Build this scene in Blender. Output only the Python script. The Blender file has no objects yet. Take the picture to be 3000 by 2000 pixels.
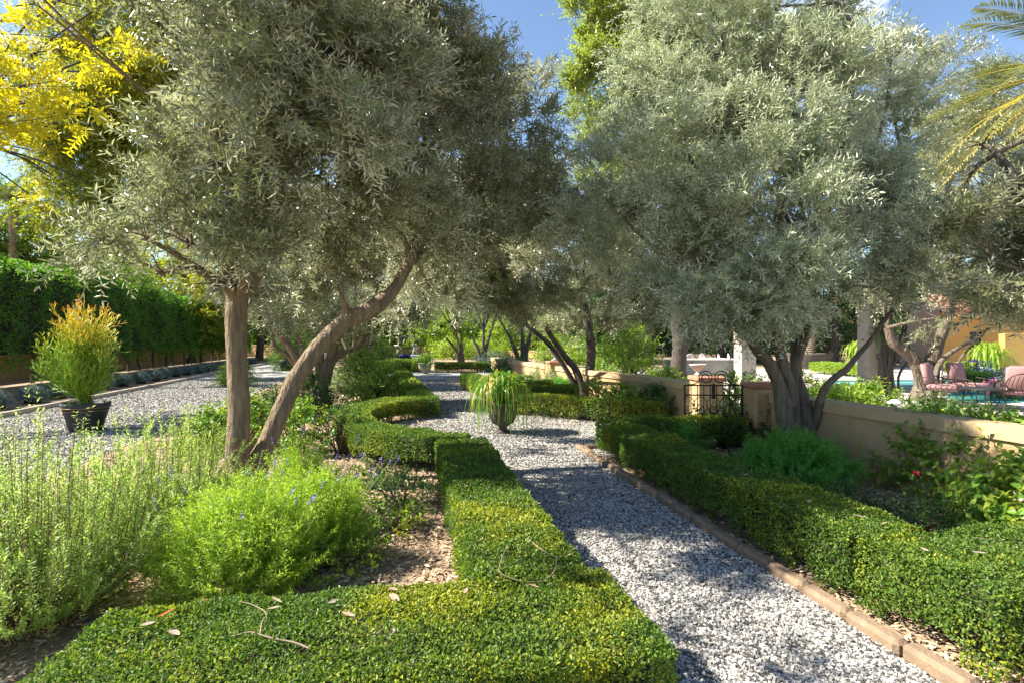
import bpy, math
import numpy as np
from mathutils import Vector

# ------------------------------------------------------------------ camera, sky, sun, exposure
scene = bpy.context.scene
COL = scene.collection
FPX = 1600.0                    # focal length in pixels of the 3000 px wide photograph
CAM_H = 1.65
TH = math.atan(303 / FPX)       # the camera looks a little to the right of the path
S_, C_ = math.sin(TH), math.cos(TH)

cam_d = bpy.data.cameras.new("camera")
cam_d.sensor_width = 36.0
cam_d.lens = 36.0 * FPX / 3000.0
cam_d.clip_start = 0.05
cam_d.clip_end = 2000
cam = bpy.data.objects.new("camera", cam_d)
COL.objects.link(cam)
cam.location = (0, 0, CAM_H)
cam.rotation_euler = (math.pi / 2, 0, -TH)
scene.camera = cam

SUN_EL = math.radians(43)
SUN_TRAVEL = np.array([1.0, -0.20])          # horizontal direction in which the light travels
SUN_TRAVEL = SUN_TRAVEL / np.linalg.norm(SUN_TRAVEL)
world = bpy.data.worlds.new("World")
scene.world = world
world.use_nodes = True
wn, wl = world.node_tree.nodes, world.node_tree.links
bg = wn["Background"]
sky = wn.new("ShaderNodeTexSky")
sky.sky_type = 'NISHITA'
sky.sun_disc = False
sky.sun_elevation = SUN_EL
sky.sun_rotation = math.atan2(-SUN_TRAVEL[0], -SUN_TRAVEL[1]) % (2 * math.pi)
sky.air_density = 1.0
sky.dust_density = 0.15
sky.ozone_density = 1.8
sky.altitude = 400
tcw = wn.new("ShaderNodeTexCoord")
mpw = wn.new("ShaderNodeMapping")
mpw.inputs['Scale'].default_value = (3.2, 3.2, 7.0)
nzw = wn.new("ShaderNodeTexNoise")
nzw.inputs['Scale'].default_value = 1.15
nzw.inputs['Detail'].default_value = 6
nzw.inputs['Roughness'].default_value = 0.62
rpw = wn.new("ShaderNodeValToRGB")
rpw.color_ramp.elements[0].position = 0.56
rpw.color_ramp.elements[1].position = 0.72
mxw = wn.new("ShaderNodeMixRGB")
mxw.inputs['Color2'].default_value = (9.0, 9.3, 9.8, 1)
wl.new(tcw.outputs['Generated'], mpw.inputs['Vector'])
wl.new(mpw.outputs[0], nzw.inputs['Vector'])
wl.new(nzw.outputs['Fac'], rpw.inputs['Fac'])
dtw = wn.new("ShaderNodeVectorMath")      # the clouds stand low in the east, to the right of the view
dtw.operation = 'DOT_PRODUCT'
dtw.inputs[1].default_value = (math.sin(TH + .62) * .95, math.cos(TH + .62) * .95, .3)
mrw = wn.new("ShaderNodeMapRange")
mrw.inputs[1].default_value = .86
mrw.inputs[2].default_value = .97
muw = wn.new("ShaderNodeMath")
muw.operation = 'MULTIPLY'
wl.new(tcw.outputs['Generated'], dtw.inputs[0])
wl.new(dtw.outputs['Value'], mrw.inputs[0])
wl.new(mrw.outputs[0], muw.inputs[0])
wl.new(rpw.outputs['Color'], muw.inputs[1])
wl.new(muw.outputs[0], mxw.inputs['Fac'])
wl.new(sky.outputs[0], mxw.inputs['Color1'])
wl.new(mxw.outputs[0], bg.inputs['Color'])
bg.inputs['Strength'].default_value = 0.078

sun_d = bpy.data.lights.new("sun", 'SUN')
sun_d.energy = 5.0
sun_d.angle = math.radians(0.5)
sun_d.color = (1.0, 0.92, 0.78)
sun = bpy.data.objects.new("sun", sun_d)
COL.objects.link(sun)
sun.rotation_euler = Vector((SUN_TRAVEL[0] * math.cos(SUN_EL), SUN_TRAVEL[1] * math.cos(SUN_EL), -math.sin(SUN_EL))).to_track_quat('-Z', 'Y').to_euler()

scene.view_settings.view_transform = 'Standard'
scene.view_settings.look = 'None'
scene.view_settings.gamma = 1
scene.view_settings.exposure = 1.7
scene.cycles.max_bounces = 8
scene.cycles.diffuse_bounces = 4
scene.cycles.glossy_bounces = 2
scene.cycles.transmission_bounces = 4

# ------------------------------------------------------------------ helpers
rng = np.random.default_rng(7)


def P(px, py, d):
    """point seen at photo pixel (px, py), d metres in front of the camera"""
    u = (px - 1500) / FPX
    v = (1000 - py) / FPX
    return np.array([d * (S_ + u * C_), d * (C_ - u * S_), CAM_H + v * d])


def G(px, py, z=0.0):
    """point of the level plane z seen at photo pixel (px, py)"""
    return P(px, py, (CAM_H - z) * FPX / (py - 1000.0))


def bend(Y):
    """the garden's axis drifts to the left beyond the crossing"""
    return -0.053 * max(0.0, Y - 9.0)


def nrm(a):
    return a / np.maximum(np.linalg.norm(a, axis=-1, keepdims=True), 1e-9)


def rdir(n):
    return nrm(rng.normal(size=(n, 3)))


_kv = rng.normal(size=(10, 3))
_ph = rng.uniform(0, 6.28, 10)


def noise3(p, s=1.0):
    return np.sin((p * s) @ _kv.T + _ph).sum(axis=1) / 3.2


class MB:
    """collects pieces and links them as ONE mesh object"""

    def __init__(self):
        self.V, self.F, self.n = [], [], 0

    def add(self, v, f, mat=0, rnd=None, smooth=False):
        v = np.asarray(v, dtype=np.float32).reshape(-1, 3)
        f = np.asarray(f, dtype=np.int64)
        if rnd is None:
            rnd = np.full(len(f), 0.5)
        self.V.append(v)
        self.F.append((f + self.n, mat, np.asarray(rnd, dtype=np.float32), smooth))
        self.n += len(v)
        return self

    def build(self, name, mats, parent=None, origin=None):
        me = bpy.data.meshes.new(name)
        if not isinstance(mats, (list, tuple)):
            mats = [mats]
        for m in mats:
            me.materials.append(m)
        V = np.concatenate(self.V)
        off = None
        if parent is not None:
            q = parent
            off = np.zeros(3)
            while q is not None:
                off = off + np.array(q.location)
                q = q.parent
        elif origin is not None:
            off = np.array(origin, dtype=float)
        if off is not None:
            V = V - off.astype(np.float32)
        nl = sum(f.size for f, *_ in self.F)
        npol = sum(len(f) for f, *_ in self.F)
        me.vertices.add(len(V))
        me.vertices.foreach_set("co", V.astype(np.float32).ravel())
        me.loops.add(nl)
        me.loops.foreach_set("vertex_index", np.concatenate([f.ravel() for f, *_ in self.F]).astype(np.int32))
        me.polygons.add(npol)
        tot = np.concatenate([np.full(len(f), f.shape[1]) for f, *_ in self.F]).astype(np.int32)
        me.polygons.foreach_set("loop_start", np.concatenate([[0], np.cumsum(tot)[:-1]]).astype(np.int32))
        me.polygons.foreach_set("material_index", np.concatenate([np.full(len(f), m) for f, m, *_ in self.F]).astype(np.int32))
        me.polygons.foreach_set("use_smooth", np.concatenate([np.full(len(f), s) for f, m, r, s in self.F]).astype(bool))
        at = me.attributes.new("rnd", 'FLOAT', 'FACE')
        at.data.foreach_set("value", np.concatenate([r for f, m, r, s in self.F]).astype(np.float32))
        me.update(calc_edges=True)
        ob = bpy.data.objects.new(name, me)
        COL.objects.link(ob)
        if parent is not None:
            ob.parent = parent
        elif origin is not None:
            ob.location = tuple(float(x) for x in origin)
        return ob


def tag(o, label=None, cat=None, group=None, kind=None):
    if label:
        o["label"] = label
    if cat:
        o["category"] = cat
    if group:
        o["group"] = group
    if kind:
        o["kind"] = kind
    return o


def thing(name, label, cat, loc, group=None):
    o = bpy.data.objects.new(name, None)
    o.empty_display_size = 0.2
    COL.objects.link(o)
    o.location = tuple(float(x) for x in loc)
    return tag(o, label, cat, group)


def catmull(pts, n):
    pts = np.asarray(pts, dtype=float)
    if len(pts) < 3:
        t = np.linspace(0, 1, n)[:, None]
        return pts[0] + (pts[-1] - pts[0]) * t
    p = np.vstack([2 * pts[0] - pts[1], pts, 2 * pts[-1] - pts[-2]])
    out = []
    segs = len(pts) - 1
    for t in np.linspace(0, segs - 1e-6, n):
        i = int(t)
        u = t - i
        a, b, c, d = p[i:i + 4]
        out.append(.5 * ((2 * b) + (c - a) * u + (2 * a - 5 * b + 4 * c - d) * u * u + (3 * b - a - 3 * c + d) * u ** 3))
    return np.array(out)


def tube(mb, pts, r0, r1=None, sides=8, n=None, mat=0, rough=0.0, rnd=0.5, smooth=True, radii=None, cap=True, knots=0.0):
    if n is None:
        n = max(len(pts), 2)
        c = np.asarray(pts, dtype=float)
    else:
        c = catmull(pts, n)
    n = len(c)
    if radii is not None:
        R = np.interp(np.linspace(0, 1, n), np.linspace(0, 1, len(radii)), radii)
    else:
        R = np.linspace(r0, r0 if r1 is None else r1, n)
    T = nrm(np.gradient(c, axis=0))
    up = np.array([0, 0, 1.0]) if abs(T[0][2]) < .9 else np.array([1.0, 0, 0])
    ring = []
    a = nrm(np.cross(T[0], up))
    ang = np.linspace(0, 2 * np.pi, sides, endpoint=False)
    for i in range(n):
        a = nrm(a - T[i] * np.dot(a, T[i]))
        b = np.cross(T[i], a)
        rr = R[i] * (1 + (rough * rng.normal(size=sides) if rough else 0))
        if knots:      # swellings, ribs and scars of an old trunk
            q = c[i] + (np.cos(ang) * R[i])[:, None] * a + (np.sin(ang) * R[i])[:, None] * b
            rr = rr * (1 + knots * .5 * noise3(q * np.array([1, 1, .35]), 9) + knots * .45 * np.clip(noise3(q, 5.5) - .5, 0, 1) ** 2)
        ring.append(c[i] + (np.cos(ang) * rr)[:, None] * a + (np.sin(ang) * rr)[:, None] * b)
    v = np.concatenate(ring)
    f = []
    for i in range(n - 1):
        for j in range(sides):
            k = (j + 1) % sides
            f.append((i * sides + j, i * sides + k, (i + 1) * sides + k, (i + 1) * sides + j))
    mb.add(v, f, mat, np.full(len(f), rnd), smooth)
    if cap and sides >= 4:
        for st, ce, fl in ((0, c[0], 1), ((n - 1) * sides, c[-1], 0)):
            vv = np.vstack([v[st:st + sides], ce])
            ff = [(j, (j + 1) % sides, sides) if not fl else ((j + 1) % sides, j, sides) for j in range(sides)]
            mb.add(vv, ff, mat, np.full(sides, rnd), smooth)
    return mb


def thin_tubes(mb, A, B, r, mat=0, rnd=None):
    """many thin three-sided rods from A to B"""
    n = len(A)
    if n == 0:
        return
    T = nrm(B - A)
    h = np.where(np.abs(T[:, 2:3]) < .9, np.array([[0, 0, 1.0]]), np.array([[1.0, 0, 0]]))
    a = nrm(np.cross(T, h))
    b = np.cross(T, a)
    r = np.broadcast_to(np.asarray(r, dtype=float), (n,))[:, None]
    v = []
    for k in range(3):
        an = 2 * np.pi * k / 3
        o = (math.cos(an) * a + math.sin(an) * b) * r
        v += [A + o, B + o * .7]
    v = np.stack(v, axis=1).reshape(-1, 3)
    base = (np.arange(n) * 6)[:, None]
    f = np.concatenate([base + np.array([[0, 2, 3, 1]]), base + np.array([[2, 4, 5, 3]]), base + np.array([[4, 0, 1, 5]])])
    mb.add(v, f, mat, None if rnd is None else np.tile(rnd, 3), True)


def add_leaves(mb, p, d, nn, L, W, mat=0, rnd=None, fold=.12, curl=.12, shape='hex'):
    """leaf blades: p base, d direction, nn upper side"""
    n = len(p)
    if n == 0:
        return
    d = nrm(d)
    b = nrm(np.cross(nn, d))
    nn = np.cross(d, b)
    L = np.broadcast_to(np.asarray(L, dtype=float), (n,))[:, None]
    W = np.broadcast_to(np.asarray(W, dtype=float), (n,))[:, None]
    if rnd is None:
        rnd = rng.uniform(size=n)
    up = nn * W * fold
    if shape == 'hex':
        v = np.stack([p, p + d * L * .3 + b * W * .5 + up, p + d * L * .68 + b * W * .4 + up - nn * L * curl * .4,
                      p + d * L - nn * L * curl,
                      p + d * L * .68 - b * W * .4 + up - nn * L * curl * .4, p + d * L * .3 - b * W * .5 + up], axis=1).reshape(-1, 3)
        base = (np.arange(n) * 6)[:, None]
        f = np.concatenate([base + np.array([[0, 1, 2, 3]]), base + np.array([[0, 3, 4, 5]])])
        f = f[:, ::-1]
        mb.add(v, f, mat, np.tile(rnd, 2), False)
    else:
        v = np.stack([p, p + d * L * .45 + b * W * .5 + up, p + d * L - nn * L * curl, p + d * L * .45 - b * W * .5 + up], axis=1).reshape(-1, 3)
        base = (np.arange(n) * 4)[:, None]
        mb.add(v, (base + np.array([[0, 1, 2, 3]]))[:, ::-1], mat, rnd, False)


def shoots(mb, base, dirs, length, nleaf, L, W, mat=0, ang=50, droop=.15, shape='hex', twig=None, twig_mat=1, rnd_shift=None, start=.12, up_bias=.25, jitter=.25):
    """shoots carrying opposite leaf pairs; one call grows many of them"""
    n = len(base)
    if n == 0:
        return
    length = np.broadcast_to(np.asarray(length, dtype=float), (n,))[:, None]
    dirs = nrm(dirs)
    bendv = np.array([[0, 0, -1.0]]) * droop * length + rng.normal(size=(n, 3)) * .12 * length
    pairs = max(1, nleaf // 2)
    t = np.linspace(start, 1, pairs)[None, :, None]
    pos = base[:, None] + dirs[:, None] * length[:, None] * t + bendv[:, None] * t * t
    tan = nrm(dirs[:, None] * length[:, None] + 2 * bendv[:, None] * t)
    ref = nrm(np.cross(dirs, rdir(n)))
    s1 = nrm(np.cross(tan, ref[:, None]))
    s2 = np.cross(tan, s1)
    alt = (np.arange(pairs) % 2)[None, :, None]
    side = s1 * (1 - alt) + s2 * alt
    a = math.radians(ang)
    rb = rng.uniform(0, 1, (n, 1, 1))
    allp, alld, alln, allr = [], [], [], []
    for sg in (1, -1):
        ld = tan * math.cos(a) + side * sg * math.sin(a) + rng.normal(size=pos.shape) * jitter
        ln = tan * math.sin(a) - side * sg * math.cos(a) + rng.normal(size=pos.shape) * jitter + np.array([0, 0, up_bias])
        allp.append(pos)
        alld.append(ld)
        alln.append(ln)
        allr.append(np.clip(rb * .6 + rng.uniform(0, .4, pos.shape[:2] + (1,)), 0, 1))
    p = np.concatenate([x.reshape(-1, 3) for x in allp])
    d = np.concatenate([x.reshape(-1, 3) for x in alld])
    nn = np.concatenate([x.reshape(-1, 3) for x in alln])
    r = np.concatenate([x.reshape(-1) for x in allr])
    sc = rng.uniform(.7, 1.15, len(p))
    add_leaves(mb, p, d, nn, L * sc, W * sc, mat, r, shape=shape)
    if twig:
        t0, t1, t2 = np.array(0.), .5, 1.
        q = [base, base + dirs * length * .5 + bendv * .25, base + dirs * length + bendv]
        thin_tubes(mb, q[0], q[1], twig, twig_mat, rng.uniform(size=n))
        thin_tubes(mb, q[1], q[2], twig * .7, twig_mat, rng.uniform(size=n))


def box(mb, c, s, rz=0.0, mat=0, bevel=0.0, rnd=0.5):
    """box with a chamfer on its edges"""
    x, y, z = np.array(s) / 2.0
    bv = min(bevel, x * .9, y * .9, z * .9)
    if bv <= 0:
        v = np.array([(a * x, b * y, d * z) for d in (-1, 1) for b in (-1, 1) for a in (-1, 1)])
        f = [(0, 2, 3, 1), (4, 5, 7, 6), (0, 1, 5, 4), (1, 3, 7, 5), (3, 2, 6, 7), (2, 0, 4, 6)]
        v = rotz(v, rz) + np.array(c)
        mb.add(v, f, mat, np.full(6, rnd))
        return
    # stacked octagons: chamfered vertical edges, chamfered top and bottom
    def oct_(x, y, b, z):
        return [(x - b, -y, z), (x, -y + b, z), (x, y - b, z), (x - b, y, z), (-x + b, y, z), (-x, y - b, z), (-x, -y + b, z), (-x + b, -y, z)]
    L = [oct_(x - bv, y - bv, bv * .6, -z), oct_(x, y, bv, -z + bv), oct_(x, y, bv, z - bv), oct_(x - bv, y - bv, bv * .6, z)]
    v = rotz(np.array(sum(L, [])), rz) + np.array(c)
    f = []
    for i in range(3):
        for j in range(8):
            k = (j + 1) % 8
            f.append((i * 8 + j, i * 8 + k, i * 8 + 8 + k, i * 8 + 8 + j))
    mb.add(v, f, mat, np.full(len(f), rnd))
    mb.add(v[24:32], [tuple(range(8))], mat, [rnd])
    mb.add(v[0:8], [tuple(range(7, -1, -1))], mat, [rnd])


def rotz(v, a):
    c, s = math.cos(a), math.sin(a)
    v = np.asarray(v, dtype=float)
    o = v.copy()
    o[:, 0] = v[:, 0] * c - v[:, 1] * s
    o[:, 1] = v[:, 0] * s + v[:, 1] * c
    return o


def lathe(mb, prof, c, n=24, mat=0, smooth=True, flute=0.0, flutes=0, rnd=.5):
    prof = np.array(prof, dtype=float)
    ang = np.linspace(0, 2 * np.pi, n, endpoint=False)
    mod = 1 + (flute * np.cos(ang * flutes) if flutes else 0 * ang)
    v = np.concatenate([np.stack([r * mod * np.cos(ang) + c[0], r * mod * np.sin(ang) + c[1], np.full(n, z + c[2])], 1) for r, z in prof])
    f = []
    for i in range(len(prof) - 1):
        for j in range(n):
            k = (j + 1) % n
            f.append((i * n + j, i * n + k, (i + 1) * n + k, (i + 1) * n + j))
    mb.add(v, f, mat, np.full(len(f), rnd), smooth)


def sheet(name, poly, z, mat, label=None, res=None):
    """a level sheet from a polygon of ground points"""
    mb = MB()
    mb.add([(p[0], p[1], z) for p in poly], [tuple(range(len(poly)))])
    o = mb.build(name, mat)
    return tag(o, kind='structure')


# ------------------------------------------------------------------ materials
def new_mat(name):
    m = bpy.data.materials.new(name)
    m.use_nodes = True
    nt = m.node_tree
    return m, nt.nodes, nt.links, nt.nodes["Principled BSDF"]


def rgb(c):
    return (c[0], c[1], c[2], 1)


def leaf_mat(name, c1, c2, back=None, patch=None, patch_scale=2.0, patch_lo=.55, patch_hi=.68, rough=.45, transl=.35, tint=(1.1, 1.15, .55), spec=.5):
    """leaf: two greens mixed leaf by leaf, a paler underside, patches of young growth, light through the blade"""
    m, N, L, b = new_mat(name)
    at = N.new("ShaderNodeAttribute")
    at.attribute_name = "rnd"
    mx = N.new("ShaderNodeMixRGB")
    mx.inputs[1].default_value = rgb(c1)
    mx.inputs[2].default_value = rgb(c2)
    L.new(at.outputs['Fac'], mx.inputs[0])
    col = mx.outputs[0]
    if patch is not None:
        tc = N.new("ShaderNodeTexCoord")
        nz = N.new("ShaderNodeTexNoise")
        nz.inputs['Scale'].default_value = patch_scale
        nz.inputs['Detail'].default_value = 3
        L.new(tc.outputs['Object'], nz.inputs['Vector'])
        ad = N.new("ShaderNodeMath")
        ad.operation = 'MULTIPLY_ADD'
        ad.inputs[1].default_value = .28
        L.new(at.outputs['Fac'], ad.inputs[0])
        sb = N.new("ShaderNodeMath")
        sb.operation = 'SUBTRACT'
        sb.inputs[1].default_value = .14
        L.new(nz.outputs['Fac'], sb.inputs[0])
        L.new(sb.outputs[0], ad.inputs[2])
        mr = N.new("ShaderNodeMapRange")
        mr.inputs[1].default_value = patch_lo
        mr.inputs[2].default_value = patch_hi
        L.new(ad.outputs[0], mr.inputs[0])
        m2 = N.new("ShaderNodeMixRGB")
        m2.inputs[2].default_value = rgb(patch)
        L.new(mr.outputs[0], m2.inputs[0])
        L.new(col, m2.inputs[1])
        col = m2.outputs[0]
    if back is not None:
        ge = N.new("ShaderNodeNewGeometry")
        m3 = N.new("ShaderNodeMixRGB")
        m3.inputs[2].default_value = rgb(back)
        L.new(ge.outputs['Backfacing'], m3.inputs[0])
        L.new(col, m3.inputs[1])
        col = m3.outputs[0]
    L.new(col, b.inputs['Base Color'])
    b.inputs['Roughness'].default_value = rough
    b.inputs['Specular IOR Level'].default_value = spec
    if transl > 0:
        tr = N.new("ShaderNodeBsdfTranslucent")
        tm = N.new("ShaderNodeMixRGB")
        tm.blend_type = 'MULTIPLY'
        tm.inputs[0].default_value = 1
        tm.inputs[2].default_value = (tint[0] * 1.6, tint[1] * 1.6, tint[2] * 1.6, 1)
        L.new(col, tm.inputs[1])
        L.new(tm.outputs[0], tr.inputs['Color'])
        ms = N.new("ShaderNodeMixShader")
        ms.inputs[0].default_value = transl
        L.new(b.outputs[0], ms.inputs[1])
        L.new(tr.outputs[0], ms.inputs[2])
        L.new(ms.outputs[0], N["Material Output"].inputs['Surface'])
    return m


def plain(name, c1, c2=None, scale=8.0, rough=.7, bump=.0, metallic=0.0, detail=4, stretch=None, bump_scale=None, spec=.4, use_rnd=False, bump_dist=.02):
    m, N, L, b = new_mat(name)
    b.inputs['Roughness'].default_value = rough
    b.inputs['Metallic'].default_value = metallic
    b.inputs['Specular IOR Level'].default_value = spec
    if c2 is None:
        c2 = tuple(x * .75 for x in c1)
    tc = N.new("ShaderNodeTexCoord")
    mp = N.new("ShaderNodeMapping")
    if stretch:
        mp.inputs['Scale'].default_value = stretch
    L.new(tc.outputs['Object'], mp.inputs['Vector'])
    nz = N.new("ShaderNodeTexNoise")
    nz.inputs['Scale'].default_value = scale
    nz.inputs['Detail'].default_value = detail
    nz.inputs['Roughness'].default_value = .6
    L.new(mp.outputs[0], nz.inputs['Vector'])
    rp = N.new("ShaderNodeValToRGB")
    rp.color_ramp.elements[0].position = .3
    rp.color_ramp.elements[1].position = .7
    rp.color_ramp.elements[0].color = rgb(c1)
    rp.color_ramp.elements[1].color = rgb(c2)
    src = nz.outputs['Fac']
    if use_rnd:
        at = N.new("ShaderNodeAttribute")
        at.attribute_name = "rnd"
        md = N.new("ShaderNodeMath")
        md.operation = 'MULTIPLY_ADD'
        md.inputs[1].default_value = .35
        L.new(nz.outputs['Fac'], md.inputs[0])
        ml = N.new("ShaderNodeMath")
        ml.operation = 'MULTIPLY'
        ml.inputs[1].default_value = .65
        L.new(at.outputs['Fac'], ml.inputs[0])
        L.new(ml.outputs[0], md.inputs[2])
        src = md.outputs[0]
    L.new(src, rp.inputs['Fac'])
    L.new(rp.outputs[0], b.inputs['Base Color'])
    if bump:
        n2 = N.new("ShaderNodeTexNoise")
        n2.inputs['Scale'].default_value = bump_scale or scale * 4
        n2.inputs['Detail'].default_value = 6
        L.new(mp.outputs[0], n2.inputs['Vector'])
        bp = N.new("ShaderNodeBump")
        bp.inputs['Strength'].default_value = bump
        bp.inputs['Distance'].default_value = bump_dist
        L.new(n2.outputs['Fac'], bp.inputs['Height'])
        L.new(bp.outputs[0], b.inputs['Normal'])
    return m


def gravel_mat(name):
    m, N, L, b = new_mat(name)
    b.inputs['Roughness'].default_value = .85
    tc = N.new("ShaderNodeTexCoord")
    vo = N.new("ShaderNodeTexVoronoi")
    vo.inputs['Scale'].default_value = 58
    L.new(tc.outputs['Object'], vo.inputs['Vector'])
    rp = N.new("ShaderNodeValToRGB")
    e = rp.color_ramp.elements
    e[0].color = (.07, .07, .068, 1)
    e[1].color = (.56, .545, .51, 1)
    e[1].position = .5
    sx = N.new("ShaderNodeSeparateColor")
    L.new(vo.outputs['Color'], sx.inputs[0])
    L.new(sx.outputs[0], rp.inputs['Fac'])
    nz = N.new("ShaderNodeTexNoise")
    nz.inputs['Scale'].default_value = 1.3
    nz.inputs['Detail'].default_value = 5
    L.new(tc.outputs['Object'], nz.inputs['Vector'])
    mr = N.new("ShaderNodeMapRange")
    mr.inputs[1].default_value = .3
    mr.inputs[2].default_value = .7
    mr.inputs[3].default_value = .78
    mr.inputs[4].default_value = 1.1
    L.new(nz.outputs['Fac'], mr.inputs[0])
    mm = N.new("ShaderNodeMixRGB")
    mm.blend_type = 'MULTIPLY'
    mm.inputs[0].default_value = 1
    L.new(rp.outputs[0], mm.inputs[1])
    L.new(mr.outputs[0], mm.inputs[2])
    L.new(mm.outputs[0], b.inputs['Base Color'])
    iv = N.new("ShaderNodeMath")
    iv.operation = 'SUBTRACT'
    iv.inputs[0].default_value = 1
    L.new(vo.outputs['Distance'], iv.inputs[1])
    bp = N.new("ShaderNodeBump")
    bp.inputs['Strength'].default_value = 1.0
    bp.inputs['Distance'].default_value = .03
    L.new(iv.outputs[0], bp.inputs['Height'])
    L.new(bp.outputs[0], b.inputs['Normal'])
    return m


M = {}
M['olive'] = leaf_mat('olive_leaf', (.085, .105, .042), (.215, .23, .115), back=(.54, .54, .40), rough=.3, transl=.16, tint=(.95, 1.05, .65), spec=.6)
M['olive_pale'] = leaf_mat('olive_leaf_pale', (.16, .195, .11), (.345, .385, .24), back=(.60, .63, .49), rough=.34, transl=.18, tint=(.95, 1.05, .7), spec=.6)
M['box'] = leaf_mat('hedge_leaf', (.045, .10, .015), (.14, .225, .03), patch=(.42, .41, .03), patch_scale=1.5, patch_lo=.54, patch_hi=.84, rough=.5, transl=.34, spec=.35)
M['box_far'] = leaf_mat('hedge_leaf_far', (.065, .13, .016), (.17, .27, .032), patch=(.38, .38, .03), patch_scale=1.2, patch_lo=.5, patch_hi=.75, rough=.45, transl=.32)
M['lime'] = leaf_mat('lime_leaf', (.16, .27, .025), (.32, .42, .05), rough=.5, transl=.4)
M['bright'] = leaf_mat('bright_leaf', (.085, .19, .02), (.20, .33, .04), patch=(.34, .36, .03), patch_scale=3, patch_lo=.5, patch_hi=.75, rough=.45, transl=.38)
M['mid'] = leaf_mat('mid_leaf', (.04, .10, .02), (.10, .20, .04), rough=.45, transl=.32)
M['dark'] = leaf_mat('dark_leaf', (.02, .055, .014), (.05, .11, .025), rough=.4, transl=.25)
M['ficus'] = leaf_mat('ficus_leaf', (.055, .14, .018), (.15, .29, .04), rough=.36, transl=.45)
M['yellow'] = leaf_mat('yellow_leaf', (.38, .36, .012), (.58, .51, .03), rough=.5, transl=.48, tint=(1, 1, .4))
M['yellowgreen'] = leaf_mat('yellowgreen_leaf', (.14, .19, .02), (.32, .33, .03), patch=(.5, .43, .02), patch_scale=.5, patch_lo=.52, patch_hi=.7, rough=.45, transl=.42)
M['poplar'] = leaf_mat('poplar_leaf', (.12, .19, .02), (.28, .32, .035), back=(.25, .30, .07), rough=.4, transl=.42)
M['rosemary'] = leaf_mat('rosemary_leaf', (.15, .25, .045), (.34, .45, .10), back=(.36, .44, .17), rough=.5, transl=.42)
M['rosegrey'] = leaf_mat('grey_leaf', (.17, .22, .10), (.30, .35, .18), rough=.55, transl=.3)
M['lavender'] = leaf_mat('lavender_leaf', (.16, .28, .025), (.36, .46, .05), rough=.5, transl=.45)
M['fern'] = leaf_mat('fern_leaf', (.07, .22, .03), (.15, .34, .05), rough=.5, transl=.4)
M['bluegrey'] = leaf_mat('bluegrey_leaf', (.09, .14, .13), (.18, .25, .23), rough=.5, transl=.15)
M['strap'] = leaf_mat('strap_leaf', (.05, .15, .012), (.17, .28, .022), rough=.38, transl=.35)
M['straw'] = leaf_mat('straw_leaf', (.40, .30, .07), (.55, .42, .12), rough=.5, transl=.35)
M['palm'] = leaf_mat('palm_leaf', (.10, .13, .05), (.22, .24, .10), rough=.4, transl=.25)
M['palm_dry'] = leaf_mat('palm_leaf_dry', (.30, .26, .06), (.42, .34, .08), rough=.45, transl=.35)
M['fire_green'] = plain('green_stick', (.17, .33, .03), (.32, .46, .03), rough=.45)
M['fire_yellow'] = plain('yellow_stick', (.78, .64, .04), (.62, .62, .05), rough=.45)
M['fire_orange'] = plain('orange_stick', (.85, .36, .04), (.85, .50, .05), rough=.45)
M['purple'] = plain('purple_petal', (.16, .13, .55), (.26, .2, .62), rough=.6)
M['violet'] = plain('violet_petal', (.36, .16, .58), (.5, .3, .65), rough=.6)
M['pink'] = plain('pink_petal', (.65, .12, .30), (.7, .3, .45), rough=.6)
M['white_petal'] = plain('white_petal', (.78, .76, .8), (.7, .68, .75), rough=.6)
M['red_petal'] = plain('red_petal', (.42, .02, .03), (.3, .01, .02), rough=.6)
M['yellow_petal'] = plain('yellow_petal', (.62, .6, .04), (.5, .55, .05), rough=.6)
M['bark'] = plain('olive_bark', (.28, .21, .135), (.11, .082, .055), scale=6, rough=.9, bump=1.0, stretch=(3, 3, .6), bump_scale=9, bump_dist=.06, detail=8)
M['bark_grey'] = plain('grey_bark', (.21, .17, .125), (.075, .06, .045), scale=6, rough=.9, bump=.9, stretch=(3, 3, .7), bump_scale=9, bump_dist=.05, detail=8)
M['bark_dark'] = plain('dark_bark', (.12, .10, .085), (.045, .038, .032), scale=7, rough=.95, bump=1, stretch=(4, 4, .7), bump_scale=18)
M['twig'] = plain('twig', (.33, .29, .22), (.22, .19, .14), rough=.85)
M['twig_brown'] = plain('brown_twig', (.16, .11, .07), (.09, .06, .04), rough=.9)
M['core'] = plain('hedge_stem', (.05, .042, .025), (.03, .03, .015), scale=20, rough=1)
M['stem_green'] = plain('green_stem', (.18, .27, .06), (.14, .22, .05), rough=.7)
M['mulch'] = plain('mulch_ground', (.22, .145, .09), (.42, .31, .21), scale=38, rough=.95, bump=1, bump_scale=60, detail=8)
M['chip'] = plain('wood_chip', (.30, .20, .125), (.56, .44, .31), scale=30, rough=.9, use_rnd=True)
M['soil'] = plain('soil', (.10, .07, .045), (.06, .04, .03), scale=20, rough=1)
M['gravel'] = gravel_mat('white_gravel')
M['stone'] = plain('gravel_stone', (.07, .065, .06), (.50, .48, .445), scale=12, rough=.8, use_rnd=True)
M['edging'] = plain('edging_stone', (.255, .18, .115), (.17, .12, .08), scale=14, rough=.9, bump=.4)
M['kerb'] = plain('concrete_kerb', (.42, .36, .29), (.32, .27, .21), scale=5, rough=.9, bump=.2)
M['stucco'] = plain('stucco', (.52, .36, .19), (.385, .255, .135), scale=2.6, rough=.95, stretch=(1.3, 1.3, .5), detail=8, bump=.25, bump_scale=60)
M['stucco_top'] = plain('stucco_coping', (.55, .40, .225), (.44, .31, .17), scale=3, rough=.95, bump=.2, bump_scale=60)
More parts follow.
